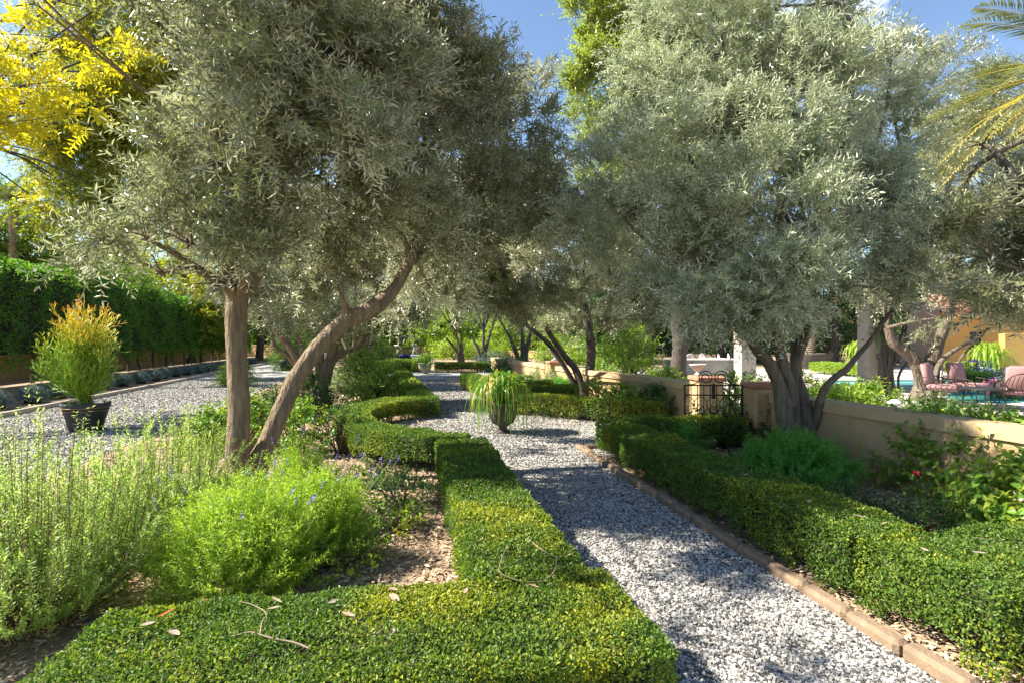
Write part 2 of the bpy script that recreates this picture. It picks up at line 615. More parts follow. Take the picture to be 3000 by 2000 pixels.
M['stucco_pale'] = plain('pale_stucco', (.50, .45, .385), (.42, .37, .31), scale=3, rough=.95, bump=.2, bump_scale=50)
M['pillar_stone_shaded'] = plain('pillar_stone_shaded', (.36, .315, .26), (.27, .235, .19), scale=4, rough=.95, bump=.3, bump_scale=40)  # pale pillar colour darkened to stand in for the shade on it
M['stucco_orange'] = plain('orange_stucco', (.62, .34, .10), (.55, .29, .08), scale=2, rough=.95)
M['stucco_pink'] = plain('pink_stucco', (.62, .46, .38), (.55, .40, .32), scale=2, rough=.95)
M['brick'] = plain('brick_cap', (.45, .22, .14), (.33, .16, .10), scale=10, rough=.9, bump=.3)
M['iron'] = plain('wrought_iron', (.035, .03, .028), (.055, .045, .04), scale=20, rough=.5, metallic=.5)
M['black_metal'] = plain('black_metal', (.02, .02, .022), (.03, .03, .03), rough=.5, metallic=.3)
M['pot'] = plain('black_pot', (.028, .03, .034), (.05, .052, .058), scale=9, rough=.55, bump=.1)
M['copper'] = plain('copper_band', (.42, .25, .10), (.35, .2, .08), rough=.5, metallic=.4)
M['urn'] = plain('stone_urn', (.30, .28, .245), (.19, .175, .155), scale=9, rough=.9, bump=.3)
M['urn_dark'] = plain('iron_urn', (.085, .07, .055), (.05, .042, .035), scale=9, rough=.8, bump=.3)
M['urn_pale'] = plain('pale_urn', (.62, .55, .50), (.5, .42, .38), scale=9, rough=.9)
M['statue'] = plain('statue_stone', (.42, .42, .40), (.3, .3, .29), scale=9, rough=.9)
M['pedestal'] = plain('pedestal_stone', (.42, .49, .50), (.34, .40, .41), scale=6, rough=.9)
M['cushion_blue'] = plain('blue_cushion', (.02, .035, .12), (.03, .05, .15), rough=.9)
M['cushion_pink'] = plain('pink_cushion', (.36, .20, .20), (.29, .16, .165), scale=30, rough=.95)
M['counter'] = plain('grey_counter', (.32, .33, .31), (.27, .28, .27), scale=3, rough=.8)
M['patio'] = plain('patio_paving', (.47, .42, .39), (.38, .34, .32), scale=1.5, rough=.9)
M['coping'] = plain('pool_coping', (.62, .52, .46), (.55, .46, .4), scale=4, rough=.85)
M['door'] = plain('dark_door', (.045, .03, .022), (.06, .04, .03), rough=.6)
M['tile'] = plain('roof_tile', (.48, .22, .13), (.36, .16, .10), scale=12, rough=.9, bump=.5)
M['white_paint'] = plain('white_paint', (.75, .76, .78), (.68, .7, .72), rough=.5)
M['blue_pot'] = plain('blue_glaze', (.30, .42, .60), (.24, .36, .55), rough=.3)
M['leaf_dead'] = plain('dead_leaf', (.36, .25, .18), (.24, .15, .10), scale=25, rough=.8)
M['leaf_pale'] = plain('pale_dead_leaf', (.30, .25, .19), (.22, .175, .13), scale=25, rough=.8)
M['leaf_red'] = plain('red_dead_leaf', (.45, .12, .03), (.38, .08, .02), scale=25, rough=.7)
M['dry_wood'] = plain('dry_twig', (.30, .22, .155), (.20, .145, .10), rough=.9)
M['plastic'] = plain('grey_plate', (.07, .07, .075), (.09, .09, .09), rough=.6)
M['lampwhite'] = plain('lamp_glass', (.75, .74, .70), (.7, .69, .66), rough=.4)
m_, N_, L_, b_ = new_mat('pool_water')
b_.inputs['Base Color'].default_value = (.10, .50, .55, 1)
b_.inputs['Roughness'].default_value = .06
w_ = N_.new("ShaderNodeTexNoise")
w_.inputs['Scale'].default_value = 3
bp_ = N_.new("ShaderNodeBump")
bp_.inputs['Strength'].default_value = .15
L_.new(w_.outputs['Fac'], bp_.inputs['Height'])
L_.new(bp_.outputs[0], b_.inputs['Normal'])
M['water'] = m_

# ------------------------------------------------------------------ the ground
g = MB()
g.add([(-400, -300, 0), (400, -300, 0), (400, 700, 0), (-400, 700, 0)], [(0, 1, 2, 3)])
tag(g.build('ground', M['mulch']), kind='structure')

ys = np.linspace(-6, 75, 40)
sheet('driveway', [(-8.35 + bend(y), y) for y in ys] + [(-4.35 + bend(y), y) for y in ys[::-1]], .008, M['gravel'])
PCX, PCY = 1.67, 9.6               # the urn stands in the middle of the crossing
ang = np.linspace(0, 2 * np.pi, 48, endpoint=False)
ys = np.linspace(8.5, 50, 30)
sheet('path', [(.86, -2), (2.50, -2), (2.50, 8.5), (.86, 8.5)], .012, M['gravel'])
sheet('path', [(.80 + bend(y), y) for y in ys] + [(2.42 + bend(y), y) for y in ys[::-1]], .008, M['gravel'])
sheet('path', [(PCX + 2.55 * math.cos(a), PCY + 2.55 * math.sin(a)) for a in ang], .016, M['gravel'])
sheet('path', [(PCX + .5, 8.05), (6.2, 8.0), (6.2, 10.2), (PCX + .5, 10.6)], .020, M['gravel'])
sheet('path', [(-5.5, -2), (7, -2), (7, 1.72), (-5.5, 1.72)], .016, M['gravel'])
sheet('path', [(-5 + bend(27), 25.6), (6 + bend(27), 25.6), (6 + bend(27), 29), (-5 + bend(27), 29)], .016, M['gravel'])
sheet('patio', [(5.75, -4), (60, -4), (60, 30), (5.75 + bend(30), 30), (5.75, 9)], .012, M['patio'])
pool_poly = [G(2380, 1117), G(3150, 1112), G(3200, 1170), G(2960, 1196), G(2830, 1188), G(2700, 1160), G(2560, 1150), G(2440, 1140)]
sheet('pool_water', pool_poly, .018, M['water'])
mb = MB()
cl = [np.array([p[0], p[1], .05]) for p in pool_poly]
for a, b2 in zip(cl, cl[1:] + cl[:1]):
    d = b2 - a
    box(mb, (a + b2) / 2, (np.linalg.norm(d) + .1, .42, .075), math.atan2(d[1], d[0]), 0, .02)
tag(mb.build('pool_coping', M['coping']), kind='structure')


def stones(name, xy, size, mat, z=.02):
    """loose stones: jittered eight-cornered pebbles"""
    n = len(xy)
    c = np.array([(a, b, d) for d in (-1, 1) for b in (-1, 1) for a in (-1, 1)], dtype=float)
    v = c[None] * rng.uniform(.3, .62, (n, 8, 3)) * np.array([1, .75, .55])
    v = v * (size * rng.uniform(.55, 1.25, (n, 1, 1)))
    a = rng.uniform(0, 6.28, (n, 1))
    ti = rng.normal(0, .45, (n, 1))
    x = v[..., 0] * np.cos(ti) - v[..., 2] * np.sin(ti)
    zz = v[..., 0] * np.sin(ti) + v[..., 2] * np.cos(ti)
    y = v[..., 1]
    X = x * np.cos(a) - y * np.sin(a) + xy[:, :1]
    Y = x * np.sin(a) + y * np.cos(a) + xy[:, 1:2]
    Z = zz + z + rng.uniform(-.3, .45, (n, 1)) * size
    v = np.stack([X, Y, Z], -1).reshape(-1, 3)
    base = (np.arange(n) * 8)[:, None]
    fs = [(0, 2, 3, 1), (4, 5, 7, 6), (0, 1, 5, 4), (1, 3, 7, 5), (3, 2, 6, 7), (2, 0, 4, 6)]
    f = np.concatenate([base + np.array([q]) for q in fs])
    mb = MB()
    mb.add(v, f, 0, np.tile(np.clip(rng.beta(1.25, 1.15, n), 0, 1), 6), False)
    return tag(mb.build(name, mat), kind='stuff')


n = 125000
yy = 1.3 + (8.6 - 1.3) * rng.uniform(size=n) ** 1.5
xy = np.stack([rng.uniform(.84, 2.50, n), yy], 1)
stones('gravel', xy, .0175, M['stone'], .014)
n = 50000
a = rng.uniform(0, 6.28, n)
r = 2.5 * np.sqrt(rng.uniform(size=n))
xy = np.stack([PCX + r * np.cos(a), PCY + r * np.sin(a)], 1)
n2 = 14000
xy = np.vstack([xy, np.stack([rng.uniform(2.6, 5.2, n2), rng.uniform(8.1, 10.3, n2)], 1)])
stones('gravel', xy, .024, M['stone'], .022)
n = 45000
yy = 5 + 21 * rng.uniform(size=n) ** 1.7
xy = np.stack([rng.uniform(-8.3, -4.4, n) + np.array([bend(q) for q in yy]), yy], 1)
stones('gravel', xy, .028, M['stone'], .012)
n = 16000
yy = rng.uniform(11, 24, n)
xy = np.stack([rng.uniform(.82, 2.4, n) + np.array([bend(q) for q in yy]), yy], 1)
stones('gravel', xy, .036, M['stone'], .014)


def chips(n, xr, yr, size, z=.012):
    p = np.stack([rng.uniform(*xr, n), yr[0] + (yr[1] - yr[0]) * rng.uniform(size=n) ** 1.4, z + rng.uniform(0, .02, n)], 1)
    d = rdir(n) * np.array([1, 1, .22])
    nn = rng.normal(size=(n, 3)) * .35 + np.array([0, 0, 1.])
    mb = MB()
    add_leaves(mb, p, d, nn, size * rng.uniform(.5, 1.5, n), size * .34 * rng.uniform(.5, 1.3, n), 0, rng.uniform(size=n), fold=.0, curl=.05)
    return tag(mb.build('mulch_chips', M['chip']), kind='stuff')


chips(26000, (-4.2, .9), (1.9, 9.5), .055)
chips(12000, (2.6, 5.3), (2.0, 8.2), .055)
chips(7000, (-4.2, .6), (9, 22), .09)
chips(3000, (2.6, 5.0), (10, 18), .09)


# ------------------------------------------------------------------ clipped hedges
def ribbon(cl, w, n=None):
    cl = np.asarray(cl, dtype=float)
    seg = np.linalg.norm(np.diff(cl, axis=0), axis=1)
    s = np.concatenate([[0], np.cumsum(seg)])
    tot = s[-1]

    def at(t):
        x = np.interp(t, s, cl[:, 0])
        y = np.interp(t, s, cl[:, 1])
        i = np.clip(np.searchsorted(s, t, side='right') - 1, 0, len(seg) - 1)
        d = (cl[i + 1] - cl[i]) / seg[i][:, None]
        return np.stack([x, y], 1), d
    return at, tot


def hedge(cl, w, t, dens, leafL, label, mat='box', round_=False, name='clipped_hedge', cat='hedge', group='low clipped hedges', z0=.04, smooth_n=None, core=True, bump=1.0):
    """one clipped hedge along a centre line: dense leaf shell over a dark twiggy core"""
    cl = np.asarray(cl, dtype=float)
    if smooth_n:
        cl = catmull(np.hstack([cl, np.zeros((len(cl), 1))]), smooth_n)[:, :2]
    at, tot = ribbon(cl, w)
    mb = MB()
    parts = []
    nt = int(dens * tot * w)
    q, d = at(rng.uniform(0, tot, nt))
    off = rng.uniform(-w / 2, w / 2, nt)
    nv = np.stack([-d[:, 1], d[:, 0]], 1)
    p = np.hstack([q + nv * off[:, None], np.full((nt, 1), t)])
    edge = np.clip((np.abs(off) - (w / 2 - .05)) / .05, 0, 1)
    p[:, 2] -= edge ** 2 * .03
    parts.append((p, np.tile([0, 0, 1.], (nt, 1))))
    for sg in (1, -1):
        ns = int(dens * tot * (t - z0) * .95)
        q, d = at(rng.uniform(0, tot, ns))
        nv = np.stack([-d[:, 1], d[:, 0]], 1) * sg
        z = z0 + (t - z0) * rng.uniform(size=ns) ** .8
        p = np.hstack([q + nv * (w / 2 - .02 * (z / t)[:, None] ** 4 - .03 * (z < .12)[:, None]), z[:, None]])
        parts.append((p, np.hstack([nv, np.zeros((ns, 1))])))
    for tt, sg in ((1e-4, -1), (tot - 1e-4, 1)):
        ns = int(dens * w * (t - z0))
        q, d = at(np.full(ns, tt))
        nv = np.stack([-d[:, 1], d[:, 0]], 1)
        p = np.hstack([q + nv * rng.uniform(-w / 2, w / 2, ns)[:, None], (z0 + (t - z0) * rng.uniform(size=ns))[:, None]])
        parts.append((p, np.hstack([d * sg, np.zeros((ns, 1))])))
    p = np.concatenate([a for a, b in parts])
    nn = np.concatenate([b for a, b in parts])
    bumpy = (noise3(p, 5.0 / bump)[:, None] * .014 + noise3(p + 3.1, 16.0 / bump)[:, None] * .012) * bump
    depth = rng.uniform(0, 1, (len(p), 1)) ** 2 * .055 - .012
    p = p + nn * (bumpy - depth)
    keep = rng.uniform(size=len(p)) > .42 * (noise3(p, 9.0) > .75) 
    keep &= ~((p[:, 2] < .16) & (noise3(p, 14.0) > .1) & (nn[:, 2] < .5))
    p, nn = p[keep], nn[keep]
    n = len(p)
    ld = rdir(n) + nn * .35 + np.array([0, 0, .12])
    ln = nn * .9 + rdir(n) * .75 + np.array([0, 0, .25])
    sc = rng.uniform(.65, 1.35, n)
    add_leaves(mb, p, ld, ln, leafL * sc, leafL * .56 * sc, 0, rng.uniform(size=n), fold=.18)
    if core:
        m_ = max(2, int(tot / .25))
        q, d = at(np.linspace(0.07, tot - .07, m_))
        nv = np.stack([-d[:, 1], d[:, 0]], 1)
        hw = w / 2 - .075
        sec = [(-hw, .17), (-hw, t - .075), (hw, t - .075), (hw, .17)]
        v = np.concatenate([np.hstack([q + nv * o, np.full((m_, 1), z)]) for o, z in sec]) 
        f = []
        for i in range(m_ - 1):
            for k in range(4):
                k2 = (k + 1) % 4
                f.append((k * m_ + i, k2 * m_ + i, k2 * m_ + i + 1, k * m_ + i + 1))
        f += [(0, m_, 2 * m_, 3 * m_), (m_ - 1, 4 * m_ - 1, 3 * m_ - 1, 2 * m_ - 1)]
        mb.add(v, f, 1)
        ns = int(tot * 26)
        q, d = at(rng.uniform(0.05, tot - .05, ns))
        nv = np.stack([-d[:, 1], d[:, 0]], 1)
        o = rng.uniform(-w / 2 + .05, w / 2 - .05, ns)[:, None]
        A = np.hstack([q + nv * o * .8, np.zeros((ns, 1))])
        B = np.hstack([q + nv * o + rng.normal(0, .03, (ns, 2)), np.full((ns, 1), .24)])
        thin_tubes(mb, A, B, .006, 1)
    o = mb.build(name, [M[mat], M['core']], origin=(cl[0][0], cl[0][1], 0))
    return tag(o, label, cat, group)


hedge([(-1.32, 2.36), (1.02, 2.36)], .80, .45, 21000, .0165, 'wide flat topped hedge across the bottom of the view, strewn with dead leaves and twigs')
hedge([(.635, 2.74), (.635, 4.6), (.64, 6.75)], .62, .45, 13500, .020, 'long straight hedge along the left side of the gravel path, half shaded')
hedge([(.66, 6.95), (.12, 7.28), (-.45, 7.95), (-.86, 9.0), (-.88, 10.2), (-.52, 11.25), (.0, 11.82), (.60, 11.9)], .55, .45, 7000, .027, 'hedge curving round like a letter C on the left of the gravel crossing', smooth_n=40)
hl = [(.46 + bend(y), y) for y in np.linspace(12.25, 19, 8)]
hedge(hl, .56, .45, 2600, .042, 'straight hedge beyond the C shaped hedge, left edge of the far path', mat='box_far')
hedge([(.46 + bend(y), y) for y in (20.3, 24.6)], .56, .45, 1500, .055, 'short hedge on the left of the far path just before the second urn', mat='box_far')
hedge([(.1 + bend(y), y) for y in (29.5, 35)], 1.2, .45, 900, .07, 'small dark hedge block left of the statue pedestal', mat='box')
hedge([(2.97, 2.95), (2.97, 5), (2.98, 7.35)], .60, .46, 12500, .020, 'shaded dark green hedge running along the stone edging on the right of the path')
hedge([(2.72, 2.50), (5.0, 2.50)], .86, .46, 15500, .019, 'broad sunny hedge with yellow tips in the bottom right corner')
hedge([(2.96, 7.62), (3.25, 7.95), (3.75, 8.0), (4.45, 7.85), (5.12, 7.75)], .52, .45, 6500, .026, 'thin hedge with see-through bottom leading from the path to the iron gate', smooth_n=24)
hedge([(2.22, 12.15), (2.75, 11.85), (3.3, 11.35), (3.8, 10.75), (4.4, 10.42), (5.05, 10.3)], .52, .47, 5000, .030, 'curved sunlit hedge behind the planted urn, running to the gate pillar', smooth_n=30, mat='box_far')
hedge([(2.62 + bend(y), y) for y in np.linspace(12.9, 19.5, 8)], .5, .52, 2600, .042, 'straight hedge along the right side of the far path', mat='box')
for k, (y, lab) in enumerate(((13.1, 'nearest of the short cross hedges branching off right from the far path'), (15.0, 'middle one of the short cross hedges branching off right from the far path'), (17.2, 'farthest of the short cross hedges branching off right from the far path'))):
    hedge([(2.95 + bend(y), y), (4.3 + bend(y), y)], .42, .54, 2300, .044, lab, mat='box_far')
hedge([(1.35 + bend(31), 30), (1.0 + bend(36), 36)], 1.5, .5, 700, .08, 'dark hedge block to the right of the far urn and pedestal', mat='box')
hedge([(2.6 + bend(31), 29.5), (6 + bend(31), 29.5)], .8, .5, 700, .08, 'low hedge across the bed beneath the far row of olive trees', mat='box')
hedge([G(2395, 1092)[:2], G(2560, 1108)[:2]], .9, .55, 900, .07, 'lime green clipped hedge beyond the pool, left of the tall stone pillar', mat='lime', group='lime hedges by the pool')
hedge([G(2800, 1135)[:2], G(3080, 1150)[:2]], .9, .55, 900, .07, 'lime green clipped hedge behind the pink cushioned chairs', mat='lime', group='lime hedges by the pool')
hedge([G(2770, 1092)[:2], G(3000, 1098)[:2]], .9, .55, 700, .08, 'dark green low hedge in front of the orange house wall', mat='box_far', group='lime hedges by the pool')
hedge([G(1600, 1066)[:2], G(1900, 1074)[:2]], .8, .5, 500, .09, 'bright low hedge beyond the far garden wall', mat='bright', group='lime hedges by the pool')

# ------------------------------------------------------------------ edging and kerb
ye = np.arange(1.35, 7.95, .36)
names = ['first', 'second', 'third', 'fourth', 'fifth', 'sixth', 'seventh', 'eighth', 'ninth', 'tenth', 'eleventh', 'twelfth', 'thirteenth', 'fourteenth', 'fifteenth', 'sixteenth', 'seventeenth', 'eighteenth', 'nineteenth', 'twentieth', 'twenty-first', 'twenty-second', 'twenty-third', 'twenty-fourth', 'twenty-fifth', 'twenty-sixth']
for i, y in enumerate(ye):
    mb = MB()
    box(mb, (2.56 + rng.normal(0, .008), y + .175, .035 + rng.normal(0, .004)), (.105, .352, .095), rng.normal(0, .02), 0, .022)
    o = mb.build('edging_stone', M['edging'], origin=(2.56, y + .175, 0))
    tag(o, 'brown rounded edging stone, %s counted from the near end beside the gravel' % names[i], 'edging stone', 'edging stones along the right of the path')
mb = MB()
box(mb, (2.85, 7.98, .04), (.5, .09, .09), .32, 0, .02)
tag(mb.build('edging_stone', M['edging'], origin=(2.85, 7.98, 0)), 'edging stone at the corner that turns towards the iron gate', 'edging stone', 'edging stones along the right of the path')
mb = MB()
yk = np.linspace(6, 60, 28)
for y0, y1 in zip(yk[:-1], yk[1:]):
    a = np.array([-8.42 + bend(y0), y0, .05])
    b2 = np.array([-8.42 + bend(y1), y1, .05])
    d = b2 - a
    box(mb, (a + b2) / 2, (np.linalg.norm(d) - .008, .13, .13), math.atan2(d[1], d[0]), 0, .015)
tag(mb.build('driveway_kerb', M['kerb']), kind='structure')


# ------------------------------------------------------------------ trees
def limb_to(mb, a, b, r0, r1, sag=.12, mat=0, sides=6, n=7):
    a, b = np.asarray(a, float), np.asarray(b, float)
    m = (a + b) / 2 + rng.normal(size=3) * .08 * np.linalg.norm(b - a) + np.array([0, 0, sag * np.linalg.norm(b - a)])
    tube(mb, [a, m, b], r0, r1, sides, n, mat, .05)


def crown_shoots(lumps, n, thick=.7, gap=.35, gs=1.6):
    """shoot starts and directions spread through the outer part of a crown's lumps"""
    C = np.array([l[0] for l in lumps])
    R = np.array([np.broadcast_to(l[1], 3) for l in lumps], dtype=float)
    w = np.prod(R, axis=1) ** (2 / 3)
    w = w / w.sum()
    # sprays: each lump is a loose bunch of small leafy clumps with gaps between them
    nsub = max(len(lumps) * 9, int(n / 75))
    li = rng.choice(len(lumps), size=nsub, p=w)
    su = rdir(nsub)
    sc = C[li] + su * R[li] * (1.08 - thick * rng.uniform(size=(nsub, 1)) ** 1.5)
    ss = np.cbrt(np.prod(R[li], axis=1)) * rng.uniform(.16, .36, nsub)
    si = rng.choice(nsub, size=int(n * 1.5), p=ss ** 1.5 / (ss ** 1.5).sum())
    du = rdir(len(si))
    p = sc[si] + du * (ss[si] * rng.uniform(size=len(si)) ** .45)[:, None] * np.array([1.15, 1.15, .85])
    u = nrm(su[si] * .6 + du * .6 + (0, 0, .1))
    keep = (noise3(p, gs) + .45 * noise3(p + 5, gs * 2.7)) < (1.0 - gap * 1.6)
    p, u = p[keep][:n], u[keep][:n]
    return p, u


def olive_tree(label, base, stems, lumps, n, leafL=.062, leafW=.0125, nleaf=22, slen=.36, mat='olive', bark='bark', shape='hex', group='olive trees', name='olive_tree', cat='tree', tips=None, gap=.3, twig=.0022, droop=.22, updir=.35, sub=5, ang=48, wood_sides=10, up_bias=.25, thin=0):
    root = thing(name, label, cat, (base[0], base[1], 0), group)
    tr = MB()
    ends = []
    for pts, radii in stems:
        pts = np.asarray(pts, float)
        tube(tr, pts, 1, None, wood_sides + 4, max(10, len(pts) * 8), 0, .03, radii=[radii[0] * 1.25] + list(radii[1:]), knots=.16)
        ends.append((pts[-1], radii[-1]))
    tr.build('trunk', M[bark], root)
    br = MB()
    for li_, (c, R) in enumerate(lumps):
        c = np.asarray(c, float)
        e = min(ends, key=lambda q: np.linalg.norm(q[0] - c) + (3 if q[0][2] > c[2] + 1 else 0))
        R1 = float(np.mean(np.broadcast_to(R, 3)))
        if li_ >= len(lumps) - thin:
            limb_to(br, e[0], c, .014, .006, .05)
        else:
            limb_to(br, e[0], c, max(.02, min(e[1] * .8, .055)), .016, .1)
        for k in range(sub):
            u = rdir(1)[0]
            u[2] = abs(u[2]) * .8
            limb_to(br, c - u * .15 * R1, c + u * R1 * .85, .014, .004, .08, sides=4, n=5)
    br.build('branches', M['bark_grey' if bark == 'bark_grey' else bark], root)
    cr = MB()
    p, u = crown_shoots(lumps, n, gap=gap)
    dirs = u * .75 + rdir(len(p)) * .65 + np.array([0, 0, updir])
    ln = slen * rng.uniform(.6, 1.3, len(p))
    shoots(cr, p, dirs, ln, nleaf, leafL, leafW, 0, ang=ang, droop=droop, shape=shape, twig=twig, twig_mat=1, up_bias=up_bias)
    cr.build('crown', [M[mat], M['twig']], root)
    return root


# left front olive: one upright trunk and one that leans over to the right
D0 = 6.2
st = [([P(690, 1440, D0), P(697, 1330, D0), P(700, 1200, D0), P(694, 1050, D0), P(690, 930, D0), P(700, 870, D0)], [.155, .125, .118, .108, .105, .11, .10]),
      ([P(700, 880, D0), P(735, 830, D0 + .1), P(765, 760, D0 + .1), P(800, 640, D0 + .2), P(830, 480, D0 + .3), P(850, 330, D0 + .3)], [.095, .085, .075, .06, .045, .03]),
      ([P(690, 890, D0), P(668, 780, D0 - .1), P(690, 640, D0 - .2), P(650, 450, D0 - .2)], [.075, .06, .05, .03]),
      ([P(735, 1415, D0 + .15), P(775, 1310, D0 + .2), P(832, 1186, D0 + .3), P(868, 1106, D0 + .4), P(927, 1022, D0 + .5), P(987, 963, D0 + .6), P(1017, 938, D0 + .65), P(1076, 913, D0 + .7), P(1124, 880, D0 + .8), P(1160, 840, D0 + .9), P(1205, 760, D0 + 1)], [.12, .10, .098, .10, .092, .095, .09, .10, .095, .075, .07]),
      ([P(1205, 760, D0 + 1), P(1235, 660, D0 + 1.1), P(1262, 560, D0 + 1.2), P(1290, 400, D0 + 1.3)], [.07, .055, .045, .03]),
      ([P(1190, 780, D0 + 1), P(1270, 690, D0 + 1.3), P(1340, 610, D0 + 1.5), P(1400, 520, D0 + 1.7)], [.06, .05, .04, .03]),
      ([P(1017, 930, D0 + .65), P(1005, 880, D0 + .6), P(985, 840, D0 + .6), P(960, 760, D0 + .5)], [.04, .034, .03, .02])]
lA = [(P(520, 600, 5.4), .66), (P(720, 330, 5.6), .75), (P(810, 160, 5.4), .85), (P(640, 480, 5.1), .75), (P(880, 240, 5.6), .95), (P(930, 520, 5.9), .85),
      (P(850, 380, 4.7), .62), (P(790, 90, 4.7), .62), (P(1000, 150, 5.0), .75), (P(640, 400, 4.8), .45),
      (P(560, 720, 5.2), (.62, .62, .34)), (P(800, 740, 5.4), (.6, .6, .40)), (P(430, 700, 5.3), (.5, .5, .34)), (P(1080, 120, 7.0), 1.1), (P(1260, 330, 7.4), 1.1), (P(1120, 640, 6.8), (.9, .9, .7)),
      (P(1470, 350, 7.9), .8), (P(1400, 560, 7.8), (1.0, 1.0, .8)), (P(820, -80, 5.8), 1.0), (P(1100, -120, 6.4), 1.1), (P(1420, 730, 8.2), (1.1, 1.0, .5)), (P(1000, 800, 6.9), (.7, .7, .35)), (P(640, 840, 5.7), (.35, .4, .2)), (P(1250, 830, 8.0), (.9, .9, .45)), (P(470, 800, 5.4), (.4, .4, .2)),
      (np.array([-2.25, 4.65, 4.75]), .5), (np.array([-1.35, 4.9, 5.1]), .6), (np.array([-2.9, 3.3, 4.5]), .3), (np.array([-3.2, 3.7, 4.5]), .32), (np.array([-.5, 4.6, 5.3]), .5)]  # unseen crown lumps above the view, added to shade path and hedge
olive_tree('big olive tree with an upright trunk and a long leaning trunk, left foreground', P(695, 1425, D0), st, lA, 12000, thin=5, gap=.06, leafL=.088, leafW=.0185, nleaf=20, slen=.38)

# right front olive, several trunks from one stool
D1 = 7.2
st = [([P(2340, 1372, D1), P(2318, 1320, D1), P(2305, 1270, D1), P(2294, 1193, D1), P(2282, 1130, D1), P(2261, 1079, D1), P(2243, 1053, D1), P(2218, 1025, D1), P(2180, 960, D1)], [.17, .135, .125, .115, .085, .08, .075, .07, .06]),
      ([P(2316, 1190, D1 + .05), P(2316, 1140, D1 + .05), P(2294, 1066, D1 + .05), P(2282, 1015, D1 + .05), P(2262, 900, D1)], [.085, .08, .075, .07, .05]),
      ([P(2330, 1320, D1 + .1), P(2325, 1180, D1 + .12), P(2324, 1104, D1 + .15), P(2346, 1027, D1 + .2), P(2370, 950, D1 + .25), P(2390, 800, D1 + .3)], [.09, .075, .07, .06, .055, .04]),
      ([P(2366, 1362, D1 + .2), P(2370, 1298, D1 + .2), P(2364, 1219, D1 + .2), P(2350, 1155, D1 + .25), P(2335, 1104, D1 + .3), P(2330, 1000, D1 + .4)], [.14, .11, .10, .09, .075, .06]),
      ([P(2374, 1262, D1 + .15), P(2388, 1232, D1 + .1), P(2404, 1168, D1), P(2422, 1130, D1), P(2447, 1104, D1), P(2481, 1079, D1), P(2511, 1043, D1), P(2547, 1002, D1), P(2590, 940, D1), P(2640, 880, D1)], [.06, .055, .05, .046, .042, .038, .034, .03, .026, .02])]
lB = [(P(2090, 170, 7.2), .95), (P(1920, 400, 7.4), .75), (P(2030, 480, 6.7), .9), (P(2300, 330, 7.0), .95), (P(2280, 640, 6.3), .85), (P(1850, 620, 7.2), .8), (P(2080, 760, 6.5), (.85, .8, .6)),
      (P(2480, 520, 7.0), .85), (P(2080, -40, 7.4), .85), (P(2280, 20, 7.4), .95), (P(1940, 830, 6.9), (.7, .7, .42)), (P(2240, 850, 6.5), (.7, .7, .4)), (P(2440, 760, 6.8), (.75, .7, .5)), (P(2480, 250, 7.4), .75), (P(1750, 560, 7.8), .55), (P(2150, 930, 7.0), (.5, .5, .22)), (P(2380, 900, 7.0), (.5, .5, .25)), (P(2560, 850, 7.2), (.5, .5, .3)), (P(1960, 210, 7.6), .5), (P(2620, 350, 7.8), .55), (P(2610, 170, 7.8), .45), (P(2590, 620, 7.2), .5)]
olive_tree('silvery olive tree with many trunks standing before the garden wall, right foreground', P(2345, 1365, D1), st, lB, 11500, mat='olive_pale', bark='bark_grey', leafL=.076, leafW=.0165, nleaf=20, slen=.34, gap=.05)

# olive on the right just outside the picture whose crown hangs in
bH = np.array([7.6, 4.2, 0.])
st = [([bH, bH + (0, 0, 1), bH + (-.2, .2, 2.0)], [.16, .12, .1]), ([bH + (-.2, .2, 1.9), bH + (-.7, .6, 2.8), bH + (-1.0, .9, 3.8)], [.08, .06, .04])]
lH = [(P(2980, 560, 6.0), .68), (P(2900, 760, 6.0), .66), (P(3000, 860, 5.8), (.6, .6, .4)), (P(2820, 640, 6.6), .5), (P(3200, 450, 6.0), .7), (P(3250, 650, 6), .9), (P(2880, 430, 6.6), .36)]
olive_tree('olive tree whose leafy crown hangs in from the right edge', bH, st, lH, 3000, leafL=.088, leafW=.019, slen=.38, mat='olive', bark='bark_grey')

# olive beyond the wall on the right, low spreading trunks
D2 = 15.2
st = [([P(2700, 1180, D2), P(2700, 1130, D2), P(2690, 1080, D2), P(2665, 1040, D2), P(2620, 1005, D2), P(2600, 960, D2)], [.26, .2, .17, .16, .13, .1]),
      ([P(2700, 1150, D2), P(2712, 1100, D2), P(2735, 1040, D2), P(2750, 1000, D2), P(2790, 900, D2)], [.2, .18, .17, .15, .1]),
      ([P(2720, 1180, D2 - .5), P(2738, 1130, D2 - .5), P(2750, 1070, D2 - .5), P(2790, 1030, D2 - .5), P(2870, 990, D2 - .5)], [.14, .10, .07, .05, .035]),
      ([P(2690, 1165, D2 - .4), P(2770, 1110, D2 - .4), P(2830, 1030, D2 - .4), P(2880, 980, D2 - .4)], [.05, .045, .035, .02])]
lG = [(P(2650, 820, 14.5), (1.5, 1.3, .9)), (P(2800, 800, 14.0), (1.6, 1.3, 1.0)), (P(2940, 780, 13.5), (1.4, 1.3, 1.1)), (P(2720, 600, 15), 1.7), (P(2880, 550, 15), 1.7), (P(2560, 700, 15), 1.2), (P(2760, 930, 14), (1.2, 1, .45)), (P(2900, 930, 13.5), (1.0, 1, .45)), (P(3050, 600, 14.5), 1.7), (P(2620, 480, 15.5), 1.2), (P(2720, 300, 16), 1.6), (P(2880, 330, 16), 1.6), (P(2600, 250, 16.5), 1.2), (P(2980, 420, 15.5), 1.4)]
olive_tree('low branching olive tree beside the pink cushioned chairs beyond the wall', P(2700, 1180, D2), st, lG, 7500, leafL=.12, leafW=.027, nleaf=16, slen=.5, mat='olive', shape='q', bark='bark_grey', twig=.004)

